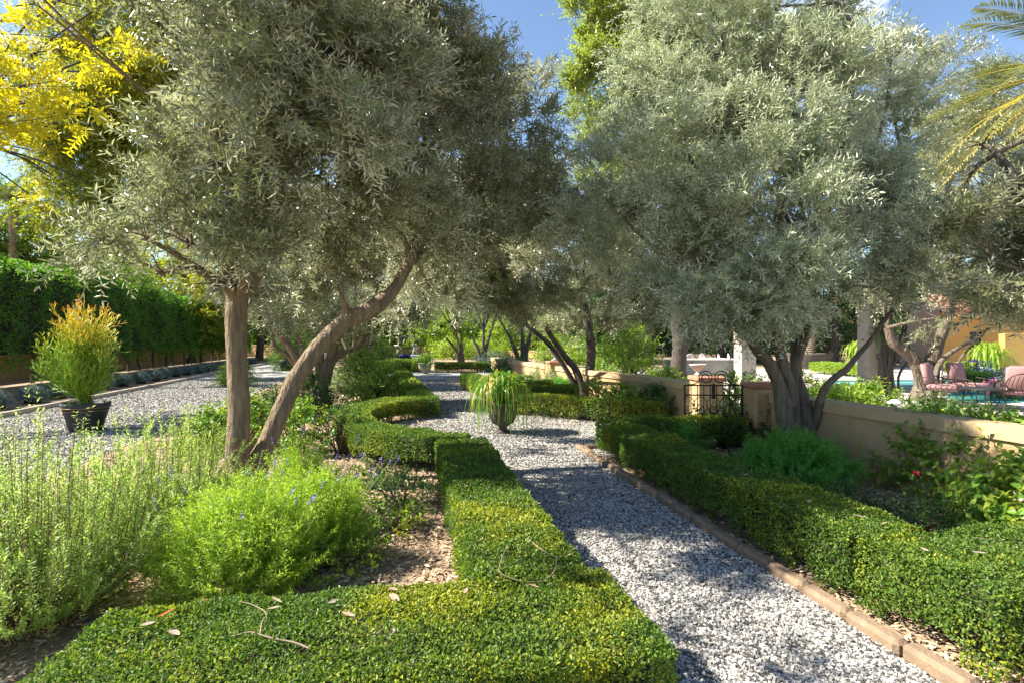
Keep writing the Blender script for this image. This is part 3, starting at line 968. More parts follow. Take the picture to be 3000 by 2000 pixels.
# right bed, second olive (leans towards the path)
D3 = 15.2
st = [([P(1712, 1180, D3), P(1700, 1160, D3), P(1675, 1110, D3), P(1645, 1060, D3), P(1610, 1010, D3), P(1570, 975, D3), P(1540, 950, D3)], [.14, .09, .075, .07, .065, .06, .05]),
      ([P(1712, 1175, D3), P(1703, 1130, D3), P(1686, 1080, D3), P(1660, 1050, D3), P(1625, 1000, D3), P(1600, 960, D3)], [.14, .11, .10, .09, .075, .06]),
      ([P(1726, 1180, D3 + .2), P(1728, 1090, D3 + .2), P(1732, 1020, D3 + .2), P(1720, 940, D3 + .2), P(1700, 850, D3)], [.16, .14, .13, .12, .08])]
lD = [(P(1350, 640, 11.5), (1.1, 1.1, .9)), (P(1250, 760, 12), (.9, .9, .6)), (P(1480, 880, 12.5), (1.0, 1.0, .5)), (P(1900, 720, 12), (1.0, 1.0, .7)), (P(1520, 640, 12.0), (1.3, 1.2, .95)), (P(1680, 700, 12.2), (1.3, 1.2, .9)), (P(1600, 830, 12.5), (1.2, 1.1, .65)), (P(1800, 800, 12.0), (1.1, 1.1, .6)), (P(1420, 760, 12.5), (1.0, 1.0, .7)), (P(1720, 930, 14.5), (.95, .9, .55)), (P(1860, 880, 12.5), (.9, .9, .42)), (P(1620, 960, 15), (.6, .6, .3))]
olive_tree('olive tree arching over the path, in the bed behind the curved hedge', P(1718, 1178, D3), st, lD, 7500, leafL=.10, leafW=.022, nleaf=18, slen=.42, mat='olive', shape='q', bark='bark_dark', twig=.003, gap=.12)

# left bed, second olive and third olive
D4 = 13.8
st = [([P(950, 1200, D4), P(945, 1150, D4), P(948, 1100, D4), P(975, 1030, D4), P(990, 985, D4), P(1040, 950, D4), P(1090, 900, D4)], [.2, .15, .125, .11, .10, .085, .07]),
      ([P(955, 1120, D4), P(975, 1060, D4), P(1010, 1032, D4), P(1050, 1018, D4), P(1075, 985, D4), P(1085, 930, D4)], [.09, .07, .06, .05, .045, .035]),
      ([P(942, 1180, D4), P(937, 1060, D4), P(935, 1000, D4), P(928, 930, D4), P(920, 850, D4)], [.14, .115, .10, .09, .06])]
lC = [(P(960, 840, 13.2), (1.3, 1.2, .8)), (P(1110, 830, 13.5), (1.2, 1.2, .75)), (P(850, 850, 13.2), (1.1, 1.1, .7)), (P(1000, 690, 13.8), (1.5, 1.4, 1.1)), (P(1180, 720, 14), 1.3), (P(860, 700, 14), 1.3), (P(1080, 920, 13.5), (.8, .8, .35)), (P(750, 870, 13), (.7, .7, .4)), (P(1240, 860, 14), (.8, .8, .5))]
olive_tree('olive tree with reddish curved trunks rising from the shrubs behind the leaning trunk', P(948, 1195, D4), st, lC, 5600, leafL=.11, leafW=.024, nleaf=18, slen=.45, mat='olive', shape='q', bark='bark', twig=.003, gap=.15)
D5 = 19.5
st = [([P(905, 1140, D5), P(880, 1070, D5), P(850, 1020, D5), P(810, 970, D5), P(790, 930, D5)], [.2, .16, .14, .12, .09]),
      ([P(905, 1135, D5), P(850, 1050, D5), P(805, 1015, D5), P(795, 970, D5), P(770, 950, D5)], [.1, .08, .07, .055, .045]),
      ([P(885, 1090, D5), P(880, 1010, D5), P(862, 970, D5), P(840, 930, D5)], [.1, .08, .06, .05])]
lC2 = [(P(770, 870, 19), (1.5, 1.3, .8)), (P(880, 860, 19), (1.4, 1.3, .8)), (P(820, 760, 19.5), (1.8, 1.6, 1.2)), (P(700, 820, 19.5), (1.2, 1.2, .8)), (P(930, 780, 19.5), 1.3), (P(800, 930, 18.5), (.9, .9, .35))]
olive_tree('olive tree with pale forking trunks at the edge of the driveway', P(905, 1138, D5), st, lC2, 3400, leafL=.14, leafW=.032, nleaf=14, slen=.55, shape='q', twig=.004, gap=.16)


def row_olive(label, px, by, d, crown_py, R, lean=0.0, n=1500, bark='bark_dark', mat='olive'):
    b = P(px, by, d)
    b[2] = 0
    st, ends = [], []
    for k, (dx, h) in enumerate(((-.5, 1.9), (.35, 2.1), (.05, 2.3))):
        e = b + np.array([dx * 1.3 + lean, rng.normal(0, .2), h])
        st.append(([b + (dx * .2, 0, 0), b + (dx * .5 + lean * .3, 0, h * .5), e], [.16, .11, .07]))
    top = P(px, crown_py, d)[2]
    lumps = []
    for k in range(9):
        u = rdir(1)[0]
        u[2] *= .55
        lumps.append((np.array([b[0] + lean, b[1], top]) + u * R * .75, (R * .55, R * .55, R * .42)))
    olive_tree(label, b, st, lumps, n, leafL=.15, leafW=.036, nleaf=12, slen=.6, shape='q', bark=bark, twig=.006, mat=mat, sub=3, wood_sides=7)


row_olive('small dark olive right of the far path, first before the pillar with an urn', 1530, 1078, 26, 850, 2.3)
row_olive('olive with a forked dark trunk, second beyond the pillar with an urn', 1415, 1066, 34, 840, 2.6)
row_olive('farthest olive in the row right of the path, near the statue', 1352, 1062, 41, 850, 2.8, lean=-.5)
row_olive('thin trunked olive left of the path, between the curved trunks and the far tan wall', 1035, 1075, 30, 840, 2.5, bark='bark')
row_olive('farthest olive of the left row, before the far tan wall', 1075, 1062, 42, 850, 2.8)

# large old tree behind the wall with a thick fissured trunk
D6 = 19.0
b = P(1982, 1130, D6)
st = [([P(1986, 1142, D6), P(1986, 1080, D6), P(1992, 1010, D6), P(1990, 930, D6), P(2000, 800, D6), P(1990, 600, D6)], [.34, .27, .26, .27, .22, .14]),
      ([P(2000, 1020, D6), P(2022, 970, D6), P(2030, 900, D6), P(2060, 760, D6)], [.16, .15, .13, .08])]
lE = []
for px, py, rx, rz in ((1730, 60, 1.0, 2.0), (1790, 260, 1.2, 2.0), (1850, 40, 1.4, 2.4), (1780, 470, 1.2, 1.5), (1950, -60, 1.6, 2.2), (1900, 350, 1.5, 1.9), (2050, 100, 1.6, 2.2), (1740, 260, .8, 1.5), (1730, 420, .8, 1.3), (2000, 600, 1.6, 1.5), (2150, 400, 1.6, 1.8), (1760, -120, 1.0, 1.8), (1800, 640, 1.1, 1.0), (1760, 150, .9, 1.8), (1830, 150, 1.2, 1.8), (1860, 480, 1.2, 1.5), (1930, 180, 1.3, 1.8)):
    lE.append((P(px, py, D6 + rng.uniform(-1, 1)), (rx, rx, rz)))
olive_tree('tall yellow green tree with a thick fissured trunk behind the garden wall', b, st, lE, 11000, leafL=.14, leafW=.05, nleaf=16, slen=.75, mat='poplar', shape='q', bark='bark_dark', twig=.004, group='tall background trees', name='tall_tree', updir=1.1, droop=.05, gap=.0, ang=40)

# left: tall tree above the hedge and yellow feathery tree
D7 = 24.0
b = P(380, 1075, D7)
b[2] = 0
b = np.array([-16.9, 23.0, 0.])
st = [([b, b + (0, 0, 3), b + (.2, 0, 6), b + (.3, 0, 9)], [.3, .25, .2, .12])]
lF = [(P(px, py, D7 + rng.uniform(-1.5, 1.5)), (r, r, r * .85)) for px, py, r in ((260, 130, 1.7), (400, 60, 2.0), (560, 20, 2.0), (330, 280, 1.8), (480, 250, 2.0), (230, 320, 1.5), (250, 480, 1.5), (350, 470, 1.7), (620, 200, 1.8), (700, 60, 2), (300, -60, 1.9), (520, -120, 2.2), (200, 400, 1.4), (310, 380, 1.6), (180, 540, 1.4), (130, 330, 1.2), (340, 180, 1.7), (150, 620, 1.2), (420, 620, 1.8), (560, 480, 1.8), (160, 200, 1.2), (260, 600, 1.2))]
olive_tree('tall pale green and yellow tree rising behind the dark hedge on the left', b, st, lF, 17000, leafL=.19, leafW=.07, nleaf=12, slen=.75, mat='yellowgreen', shape='q', bark='bark_dark', twig=.005, group='tall background trees', name='tall_tree', droop=.5, gap=.0)


def feathery_tree(label):
    b = np.array([-15.2, 9.0, 0.])
    root = thing('yellow_tree', label, 'tree', b, 'tall background trees')
    tr = MB()
    tube(tr, [b, b + (.1, .1, 2.5), b + (.3, .3, 5)], .22, .13, 8, 10, 0, .03)
    hub = b + (.3, .3, 4.9)
    tips = []
    for px, py in ((90, 50), (150, 210), (240, 255), (60, 190), (100, 330), (235, 335), (20, 290), (160, 385), (30, 395), (-60, 120), (-120, 300), (275, 225), (180, 280), (-30, 220), (40, 90), (380, 130)):
        e = P(px, py, 14 + rng.uniform(-.6, .6))
        tube(tr, [hub, hub + (e - hub) * .35 + rng.normal(0, .18, 3), hub + (e - hub) * .7 + rng.normal(0, .2, 3), e], .035, .007, 5, 14, 0, .02)
        tips.append((hub, e))
    tr.build('trunk', M['twig_brown'], root)
    mb = MB()
    fb, fd = [], []
    for h_, e in tips:
        for k in range(24):
            t = rng.uniform(.6, 1.05)
            fb.append(h_ + (e - h_) * t + rng.normal(size=3) * .16)
            fd.append(rng.normal(size=3) * (1, 1, .5) + (.1, 0, .1))
    fb, fd = np.array(fb), nrm(np.array(fd))
    shoots(mb, fb, fd, .72 * rng.uniform(.7, 1.2, len(fb)), 28, .19, .065, 0, ang=62, droop=.25, shape='q', twig=.004, twig_mat=1, jitter=.12, up_bias=.8)
    mb.build('crown', [M['yellow'], M['twig_brown']], root)


feathery_tree('bright yellow feathery tree with thin dark branches at the top left edge')


def leafy_tree(label, px, by, d, top_py, R, n, leafL, mat, bark='bark_dark', name='background_tree', group='background trees', sub=2, squash=.9):
    b = P(px, by, d)
    b[2] = 0
    top = P(px, top_py, d)[2]
    st = [([b, b + (.1, 0, top * .25), b + (0, 0, top * .6)], [.28, .2, .1])]
    lumps = []
    zc = max(top - R * squash, R * .5)
    for k in range(13):
        u = rdir(1)[0]
        lumps.append((np.array([b[0], b[1], 0]) + np.array([u[0] * R * .7, u[1] * R * .7, zc + u[2] * R * squash * .62]), R * rng.uniform(.38, .6)))
    olive_tree(label, b, st, lumps, n, leafL=leafL, leafW=leafL * .38, nleaf=12, slen=R * .22, mat=mat, shape='q', bark=bark, twig=.006, group=group, name=name, sub=sub, wood_sides=7, gap=.2)


leafy_tree('bushy bright green tree behind the hedge at the left edge', 90, 1065, 27, 540, 3.3, 3200, .18, 'bright')
leafy_tree('bushy green tree behind the hedge, left of the upright trunk', 330, 1060, 34, 660, 3.4, 2000, .17, 'bright')
leafy_tree('round green tree far behind the upright trunk', 560, 1050, 42, 600, 5.2, 2400, .26, 'yellowgreen')
leafy_tree('dark tree far behind the forked olive', 760, 1045, 48, 640, 5.5, 2200, .28, 'mid')
leafy_tree('pale tree far behind the dome shaped garden frame', 1010, 1040, 62, 700, 7, 2200, .36, 'yellowgreen')
leafy_tree('lime green shrub tree behind the dome shaped frame', 1290, 1038, 58, 900, 3.0, 1300, .26, 'lime')
leafy_tree('grey green tree far behind the second urn', 1240, 1038, 75, 800, 7, 1800, .4, 'olive')
leafy_tree('broad green tree far off between the two rows of olives', 1480, 1038, 66, 830, 6.0, 1900, .36, 'bright')
leafy_tree('dark tree far behind the pillar with an urn', 1660, 1040, 60, 760, 6.5, 1900, .34, 'mid')
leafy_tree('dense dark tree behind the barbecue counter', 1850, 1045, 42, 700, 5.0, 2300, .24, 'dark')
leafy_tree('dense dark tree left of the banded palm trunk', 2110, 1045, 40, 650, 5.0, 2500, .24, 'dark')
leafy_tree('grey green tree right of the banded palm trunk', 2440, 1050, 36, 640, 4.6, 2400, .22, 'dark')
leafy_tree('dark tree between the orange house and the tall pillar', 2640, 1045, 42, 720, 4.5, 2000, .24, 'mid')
leafy_tree('green tree by the house at the right edge', 3080, 1045, 40, 560, 5.5, 2000, .26, 'mid')

hedge([(-24, 66), (-4, 68), (14, 68)], 2.2, 5.2, 42, .34, 'tall green belt of trimmed trees closing the far end of the garden', mat='box_far', name='boundary_hedge', group='far boundary hedges', bump=14, z0=.1)
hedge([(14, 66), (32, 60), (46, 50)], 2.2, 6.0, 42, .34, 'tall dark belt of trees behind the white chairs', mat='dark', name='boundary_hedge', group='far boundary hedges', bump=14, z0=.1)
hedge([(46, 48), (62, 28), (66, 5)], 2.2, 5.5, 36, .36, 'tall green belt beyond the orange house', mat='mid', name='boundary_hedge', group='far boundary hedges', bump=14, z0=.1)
leafy_tree('rounded dark tree just left of the thick fissured trunk, far away', 1900, 1042, 48, 820, 4.0, 1900, .28, 'mid')
leafy_tree('bushy tree far behind the iron gate', 2230, 1045, 45, 800, 4.2, 1900, .26, 'mid')
leafy_tree('bushy pale tree far behind the leaning trunk', 900, 1042, 55, 820, 5.0, 1700, .3, 'bright')
leafy_tree('broad lime tree far behind the far right olives', 1560, 1042, 56, 900, 4.0, 1700, .28, 'lime')

# tall clipped screen hedge along the driveway
root = thing('screen_hedge', 'tall dense clipped hedge on bare trunks lining the left of the driveway', 'hedge', (-13.6, 18, 0))
mb = MB()
n = 64000
y = 7 + 55 * rng.uniform(size=n) ** 1.45
face = rng.uniform(size=n)
z = .72 + 3.98 * rng.uniform(size=n)
x = np.full(n, -13.4)
nn = np.tile([1., 0, 0], (n, 1))
topm = face > .80
z[topm] = 4.72
x[topm] = -13.4 - 1.7 * rng.uniform(size=topm.sum())
nn[topm] = (0, 0, 1.)
p = np.stack([x + np.array([bend(q) for q in y]), y, z], 1)
p += nn * (noise3(p, 1.3) * .14 + noise3(p, 2.9) * .14 + noise3(p, 6) * .07 - rng.uniform(0, 1, n) ** 2 * .3)[:, None]
p[:, 2] += np.where(topm, 0, (p[:, 2] < 1.2) * noise3(p, 3) * .2)
ld = rdir(n) + nn * .5 + (0, 0, -.2)
ln = nn * .8 + rdir(n) * .7 + (0, 0, .4)
sc = rng.uniform(.7, 1.3, n) * np.clip(.6 + y / 50, .75, 1.6)
add_leaves(mb, p, ld, ln, .115 * sc, .05 * sc, 0, rng.uniform(size=n), fold=.15)
mb.build('foliage', [M['ficus']], root)
mb = MB()
for y0, y1 in zip(np.linspace(6, 60, 19)[:-1], np.linspace(6, 60, 19)[1:]):
    xa, xb = -14.35 + bend(y0), -14.35 + bend(y1)
    hw = .42
    v = [(xa - hw, y0, 1.15), (xa + hw, y0, 1.15), (xb + hw, y1, 1.15), (xb - hw, y1, 1.15), (xa - hw, y0, 4.5), (xa + hw, y0, 4.5), (xb + hw, y1, 4.5), (xb - hw, y1, 4.5)]
    mb.add(v, [(0, 3, 2, 1), (4, 5, 6, 7), (1, 2, 6, 5), (0, 4, 7, 3)])
mb.build('inner_twigs', M['core'], root)
for i, y in enumerate(np.arange(11, 52, 1.75)):
    mb = MB()
    x = -14.0 + bend(y) + rng.normal(0, .1)
    tube(mb, [(x, y, 0), (x + rng.normal(0, .05), y, .7), (x + .05, y + .05, 1.6)], .075, .06, 7, 6, 0, .06)
    mb.build('trunk', M['bark_dark'], root)
# wall behind it
mb = MB()
for y0, y1 in zip(np.linspace(4, 62, 12)[:-1], np.linspace(4, 62, 12)[1:]):
    a = np.array([-16.2 + bend(y0), y0, 0.9])
    b2 = np.array([-16.2 + bend(y1), y1, .9])
    d = b2 - a
    box(mb, (a + b2) / 2, (np.linalg.norm(d), .25, 1.8), math.atan2(d[1], d[0]))
tag(mb.build('boundary_wall', M['stucco']), 'tan boundary wall half hidden behind the trunks of the tall hedge', 'wall')

# row of blue grey mounds along the kerb
ordn = names + ['twenty-seventh', 'twenty-eighth', 'twenty-ninth', 'thirtieth']
for i in range(22):
    y = 15.4 + i * 1.42
    x = -9.55 + bend(y) * 1.15 + rng.normal(0, .06)
    r_ = .36 * rng.uniform(.85, 1.15)
    nsh = int(520 * (1 if i < 9 else .55))
    u = rdir(nsh)
    u[:, 2] = np.abs(u[:, 2])
    mb = MB()
    pb = np.array([x, y, .12]) + u * (r_ * .55)
    shoots(mb, pb, u + rdir(nsh) * .4, .17, 12, .05, .013, 0, ang=50, shape='q', droop=0)
    lathe(mb, [(.02, 0), (r_ * .55, .02), (r_ * .6, r_ * .5), (r_ * .3, r_ * .85), (.01, r_ * .9)], (x, y, 0), 10, 1)
    tag(mb.build('clipped_mound', [M['bluegrey'], M['core']], origin=(x, y, 0)), 'blue grey ball shrub by the driveway kerb, %s counted from the left edge' % ordn[i], 'shrub', 'blue grey ball shrubs along the kerb')


# ------------------------------------------------------------------ shrubs and bedding plants
def shrub(name, label, base, R, h, n, leafL, ratio, mat, nleaf=10, slen=None, group=None, cat='shrub', stems=14, ang=55, droop=.15, shape='hex', stem_mat='twig_brown', low=.0, updir=.5):
    base = np.array([base[0], base[1], 0.])
    root = thing(name, label, cat, base, group)
    st = MB()
    ends = []
    for k in range(stems):
        u = rdir(1)[0]
        e = base + np.array([u[0] * R * .7, u[1] * R * .7, h * rng.uniform(.5, .9)])
        limb_to(st, base + rng.normal(0, .04, 3) * (1, 1, 0), e, .012 + .006 * h, .004, .1, sides=5, n=6)
        ends.append(e)
    st.build('stems', M[stem_mat], root)
    mb = MB()
    u = rdir(n)
    zz = np.clip(rng.uniform(low, 1, n), 0, 1)
    prof = np.sin(np.clip(.18 + zz * .82, 0, 1) * np.pi) ** .6
    rr = np.sqrt(rng.uniform(.05, 1, n)) * R * .82 * prof
    a = rng.uniform(0, 6.28, n)
    p = base + np.stack([rr * np.cos(a), rr * np.sin(a), zz * h * .82], 1)
    keep = noise3(p, 2.6 / max(R, .3)) < .75
    p = p[keep]
    out = nrm(p - (base + (0, 0, h * .35)))
    sl = slen or R * .45
    shoots(mb, p, out * .8 + rdir(len(p)) * .55 + (0, 0, updir), sl * rng.uniform(.6, 1.25, len(p)), nleaf, leafL, leafL * ratio, 0, ang=ang, droop=droop, shape=shape, twig=.002 + leafL * .012, twig_mat=1)
    mb.build('foliage', [M[mat], M[stem_mat]], root)
    return root


def rosemary(label, base, R, h, nst, group='rosemary bushes', mat='rosemary', nleaf=70, leafL=.032, lean=(0, 0)):
    base = np.array([base[0], base[1], 0.])
    root = thing('rosemary_bush', label, 'shrub', base, group)
    a = rng.uniform(0, 6.28, nst)
    r = R * np.sqrt(rng.uniform(size=nst))
    b0 = base + np.stack([r * .35 * np.cos(a), r * .35 * np.sin(a), np.full(nst, .04)], 1)
    top = base + np.stack([r * np.cos(a) + lean[0], r * np.sin(a) + lean[1], h * (1 - .5 * (r / R) ** 2) * rng.uniform(.35, 1.08, nst)], 1) + rng.normal(0, .07, (nst, 3)) * (1, 1, .2)
    mid = (b0 + top) / 2 + np.stack([r * .2 * np.cos(a), r * .2 * np.sin(a), np.zeros(nst)], 1)
    st = MB()
    thin_tubes(st, b0, mid, .0045, 0)
    thin_tubes(st, mid, top, .003, 0)
    st.build('stems', M['twig_brown'], root)
    mb = MB()
    d = top - mid
    L = np.linalg.norm(d, axis=1)
    shoots(mb, mid, d, L * 1.02, nleaf, leafL, leafL * .25, 0, ang=52, droop=-.02, shape='q', start=.02, jitter=.3)
    d2 = mid - b0
    sel = rng.uniform(size=nst) > .2
    shoots(mb, (b0 + d2 * .25)[sel], d2[sel], np.linalg.norm(d2[sel], axis=1) * .75, nleaf, leafL * .9, leafL * .24, 0, ang=58, droop=0, shape='q', jitter=.3)
    # side sprigs
    q = rng.integers(0, nst, nst * 3)
    t = rng.uniform(-.5, .85, nst * 3)[:, None]
    pb = mid[q] + d[q] * t
    shoots(mb, pb, nrm(d[q]) + rdir(len(q)) * .75, .17 * rng.uniform(.6, 1.4, len(q)), 24, leafL * .9, leafL * .24, 0, ang=50, droop=0, shape='q', twig=.0016, twig_mat=1)
    mb.build('foliage', [M[mat], M['twig_brown']], root)
    return root


rosemary('tall feathery rosemary bush at the left edge, nearest the viewer', (-2.12, 3.55), .66, 1.25, 260)
rosemary('upright rosemary bush between the left edge bush and the upright trunk', (-1.98, 4.95), .72, 1.1, 240, leafL=.036)
rosemary('rosemary bush cut off by the left edge behind the nearest bush', (-3.1, 4.4), .55, 1.1, 190)
rosemary('low rosemary bush leaning on the garden wall behind the red flowered roses', G(2560, 1345), .62, .8, 130, leafL=.036)
rosemary('pale rosemary bush at the foot of the far wall, behind the planted urn', G(1600, 1150), .85, 1.0, 150, leafL=.055, nleaf=44, mat='rosegrey')
rosemary('grey green rosemary among the shrubs right of the reddish curved trunks', G(1010, 1150), .7, .85, 120, leafL=.055, nleaf=44, mat='rosegrey')


def fernleaf(label, base, R, h, n, flowers, mat='lavender', group='fern leaf lavender clumps', name='lavender_clump', flower_len=.42, leafL=.03):
    base = np.array([base[0], base[1], 0.])
    root = thing(name, label, 'plant', base, group)
    mb = MB()
    a = rng.uniform(0, 6.28, n)
    zz = rng.uniform(0, 1, n)
    r = R * .8 * np.sqrt(rng.uniform(size=n)) * np.sqrt(1.02 - zz ** 2)
    p = base + np.stack([r * np.cos(a), r * np.sin(a), zz * h * .72 + .02], 1)
    p += (p - base) * (noise3(p, 4.5 / max(R, .3) * .55) * .2 + noise3(p + 7, 9.0) * .1)[:, None]
    p[:, 2] = np.maximum(p[:, 2], .02)
    out = nrm(p - (base + (0, 0, -.1)))
    # frond = rachis with side twigs that carry the leaflets
    dirs = nrm(out + rdir(n) * .45 + (0, 0, .35))
    ln = .19 * rng.uniform(.45, 1.7, n)
    k = 5
    pb, pd = [], []
    s1 = nrm(np.cross(dirs, rdir(n)))
    for i in range(k):
        t = (.25 + .75 * i / (k - 1))
        for sg in (1, -1):
            pb.append(p + dirs * (ln * t)[:, None])
            pd.append(dirs * .7 + s1 * sg * .75 * (1.1 - .5 * t))
    pb, pd = np.concatenate(pb), np.concatenate(pd)
    shoots(mb, pb, pd, .055, 8, leafL, leafL * .22, 0, ang=42, droop=.1, shape='q', jitter=.2)
    thin_tubes(mb, p, p + dirs * ln[:, None], .0018, 0)
    mb.build('foliage', [M[mat]], root)
    if flowers:
        for i in range(flowers):
            a = rng.uniform(0, 6.28)
            r = R * .75 * math.sqrt(rng.uniform())
            b0 = base + np.array([r * math.cos(a), r * math.sin(a), h * .45])
            u = nrm(np.array([math.cos(a) * r / R * .9, math.sin(a) * r / R * .9, 1.]) + rng.normal(0, .18, 3))
            e = b0 + u * flower_len * rng.uniform(.7, 1.3)
            fm = MB()
            tube(fm, [b0, (b0 + e) / 2 + rng.normal(0, .02, 3), e], .0026, .002, 4, 6, 0)
            stalk = fm.build('flower_stalk', M['stem_green'], root)
            fm = MB()
            nh = rng.integers(10, 22)
            t = np.linspace(0, 1, nh)[:, None]
            pb = e + u * t * .05
            add_leaves(fm, pb, rdir(nh) + u * .6, rdir(nh), .014, .008, 0, shape='q')
            fm.build('flower_head', M['purple'], stalk)
    return root


fernleaf('large bright lime clump of fern leaf lavender just behind the front hedge', (-1.12, 3.82), .50, .50, 640, 16, flower_len=.5)
fernleaf('lime lavender clump with long purple flower stalks leaning over the bark mulch', (-.72, 4.3), .42, .52, 460, 18, flower_len=.55)
fernleaf('rear lime lavender clump nearest to the foot of the leaning trunk', (-.95, 5.0), .52, .5, 620, 14)
fernleaf('purple flowered lavender sprawling beside the near rosemary', (-1.42, 4.35), .3, .3, 140, 9, flower_len=.35)
fernleaf('soft green fern leaf plant at the foot of the silvery olive', G(2330, 1425), .62, .46, 620, 0, mat='fern', group='soft fern leaf plants', name='fernleaf_plant', leafL=.04)
fernleaf('small bright fern leaf plant below the rosemary by the far wall', G(1640, 1165), .6, .4, 260, 0, mat='fern', group='soft fern leaf plants', name='fernleaf_plant', leafL=.06)
fernleaf('small fern leaf tuft left of the black spotlight', G(2010, 1330), .28, .28, 90, 0, mat='fern', group='soft fern leaf plants', name='fernleaf_plant', leafL=.04)

shrub('rose_bush', 'yellowing rose bush right behind the leaning trunk', G(880, 1330), .5, .78, 260, .055, .6, 'bright', group='rose bushes', stems=10)
shrub('rose_bush', 'sparse rose bush with dark leaves beside the C shaped hedge', G(1000, 1330), .48, .74, 150, .052, .6, 'mid', group='rose bushes', stems=12)
shrub('rose_bush', 'yellow leaved rose bush between the two trunks', G(720, 1300), .6, .78, 380, .055, .6, 'bright', group='rose bushes', stems=10)
shrub('rose_bush', 'rose bush left of the upright trunk, behind the rosemary', G(610, 1330), .45, .66, 240, .055, .6, 'bright', group='rose bushes', stems=10)
shrub('rose_bush', 'leggy rose bush at the foot of the reddish curved trunks', G(920, 1210), .5, .95, 110, .07, .6, 'mid', group='rose bushes', stems=12)
shrub('leafy_shrub', 'large bright green shrub between the reddish trunks and the far path', G(1080, 1195), 1.05, 1.2, 1000, .075, .5, 'bright', group='leafy shrubs of the left bed')
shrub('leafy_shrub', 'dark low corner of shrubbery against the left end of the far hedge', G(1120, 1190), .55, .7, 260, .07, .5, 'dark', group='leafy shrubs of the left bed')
shrub('leafy_shrub', 'bright green shrub behind the large bright shrub', G(1060, 1140), 1.0, 1.25, 420, .1, .5, 'bright', group='leafy shrubs of the left bed')
shrub('leafy_shrub', 'low dark green shrub left of the leaning trunk at the driveway edge', G(800, 1230), .8, .5, 340, .06, .5, 'mid', group='leafy shrubs of the left bed')
shrub('leafy_shrub', 'grey leaved shrub beyond the leaning trunk', G(880, 1180), .7, .65, 240, .06, .4, 'rosegrey', group='leafy shrubs of the left bed')
shrub('round_bush', 'round green potted bush standing on the driveway behind the upright trunk', G(695, 1128), .72, .95, 620, .07, .35, 'bright', droop=.5)
shrub('ground_rose', 'low creeping rose sprig lying on the bark mulch', G(1150, 1560), .36, .22, 80, .035, .6, 'bright', group='low sprigs in the mulch', stems=8, cat='plant')
shrub('ground_rose', 'patch of low green sprigs close to the straight hedge', G(1180, 1480), .45, .3, 130, .034, .55, 'mid', group='low sprigs in the mulch', stems=8, cat='plant')
shrub('ground_rose', 'low green sprigs behind the lavender near the shaded hedge corner', G(1120, 1420), .45, .26, 110, .036, .55, 'mid', group='low sprigs in the mulch', stems=8, cat='plant')
shrub('ground_rose', 'yellow green sprigs growing in front of the big lavender', G(980, 1660), .4, .2, 110, .032, .6, 'bright', group='low sprigs in the mulch', stems=8, cat='plant')
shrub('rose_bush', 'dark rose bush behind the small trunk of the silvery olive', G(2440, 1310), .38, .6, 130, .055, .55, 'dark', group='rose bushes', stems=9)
shrub('rose_bush', 'big rose bush with a red bloom below the wall on the right', G(2740, 1430), .75, .8, 620, .055, .6, 'bright', group='rose bushes', stems=14)
shrub('rose_bush', 'rose bush against the wall at the right edge', G(2950, 1480), .7, .85, 560, .06, .6, 'bright', group='rose bushes', stems=14)
shrub('rose_bush', 'broad leaved rose bush low at the right edge, above the sunny hedge', G(3010, 1600), .55, .66, 300, .07, .62, 'bright', group='rose bushes', stems=12)
shrub('ground_rose', 'dim ground cover sprigs in the shade before the sunny hedge', G(2700, 1550), .6, .16, 160, .05, .45, 'mid', group='low sprigs in the mulch', stems=8, cat='plant')
shrub('ground_rose', 'shaded sprigs just behind the dark hedge on the right', G(2480, 1530), .35, .3, 100, .045, .4, 'mid', group='low sprigs in the mulch', stems=8, cat='plant')
shrub('rose_bush', 'young rose bush against the wall left of the iron gate', G(1830, 1225), .5, .75, 150, .075, .55, 'bright', group='rose bushes', stems=10)
shrub('rose_bush', 'shaded rose bush by the wall next to the gate pillar', G(1920, 1232), .55, .7, 180, .075, .55, 'mid', group='rose bushes', stems=10)
shrub('rose_bush', 'twiggy bush at the foot of the arching olive', G(1750, 1195), .5, .75, 120, .07, .4, 'bright', group='rose bushes', stems=12)
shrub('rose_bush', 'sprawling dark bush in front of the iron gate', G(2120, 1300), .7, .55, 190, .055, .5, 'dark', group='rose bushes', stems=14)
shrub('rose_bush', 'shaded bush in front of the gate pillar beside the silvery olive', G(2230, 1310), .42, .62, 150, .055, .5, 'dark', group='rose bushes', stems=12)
shrub('leafy_shrub', 'low shrubs in the right bed beside the cross hedges', G(1500, 1110), 1.3, .75, 420, .09, .5, 'mid', group='leafy shrubs beyond the crossing')
shrub('leafy_shrub', 'grey clump of spiky foliage below the far olives', G(1440, 1085), 1.2, .8, 300, .14, .2, 'bluegrey', group='leafy shrubs beyond the crossing')
shrub('leafy_shrub', 'pale climbing shrub beyond the wall, between the arching olive and the thick trunk', P(1850, 1090, 22) * (1, 1, 0), 1.3, 2.3, 650, .11, .45, 'lime', group='leafy shrubs beyond the wall')
shrub('leafy_shrub', 'bright bushes just behind the wall left of the thick trunk', P(1950, 1130, 15.5) * (1, 1, 0), .7, .85, 260, .09, .5, 'bright', group='leafy shrubs beyond the wall')
shrub('leafy_shrub', 'lime shrub behind the wall near the arching olive', P(1770, 1120, 19) * (1, 1, 0), .9, .9, 260, .1, .5, 'bright', group='leafy shrubs beyond the wall')
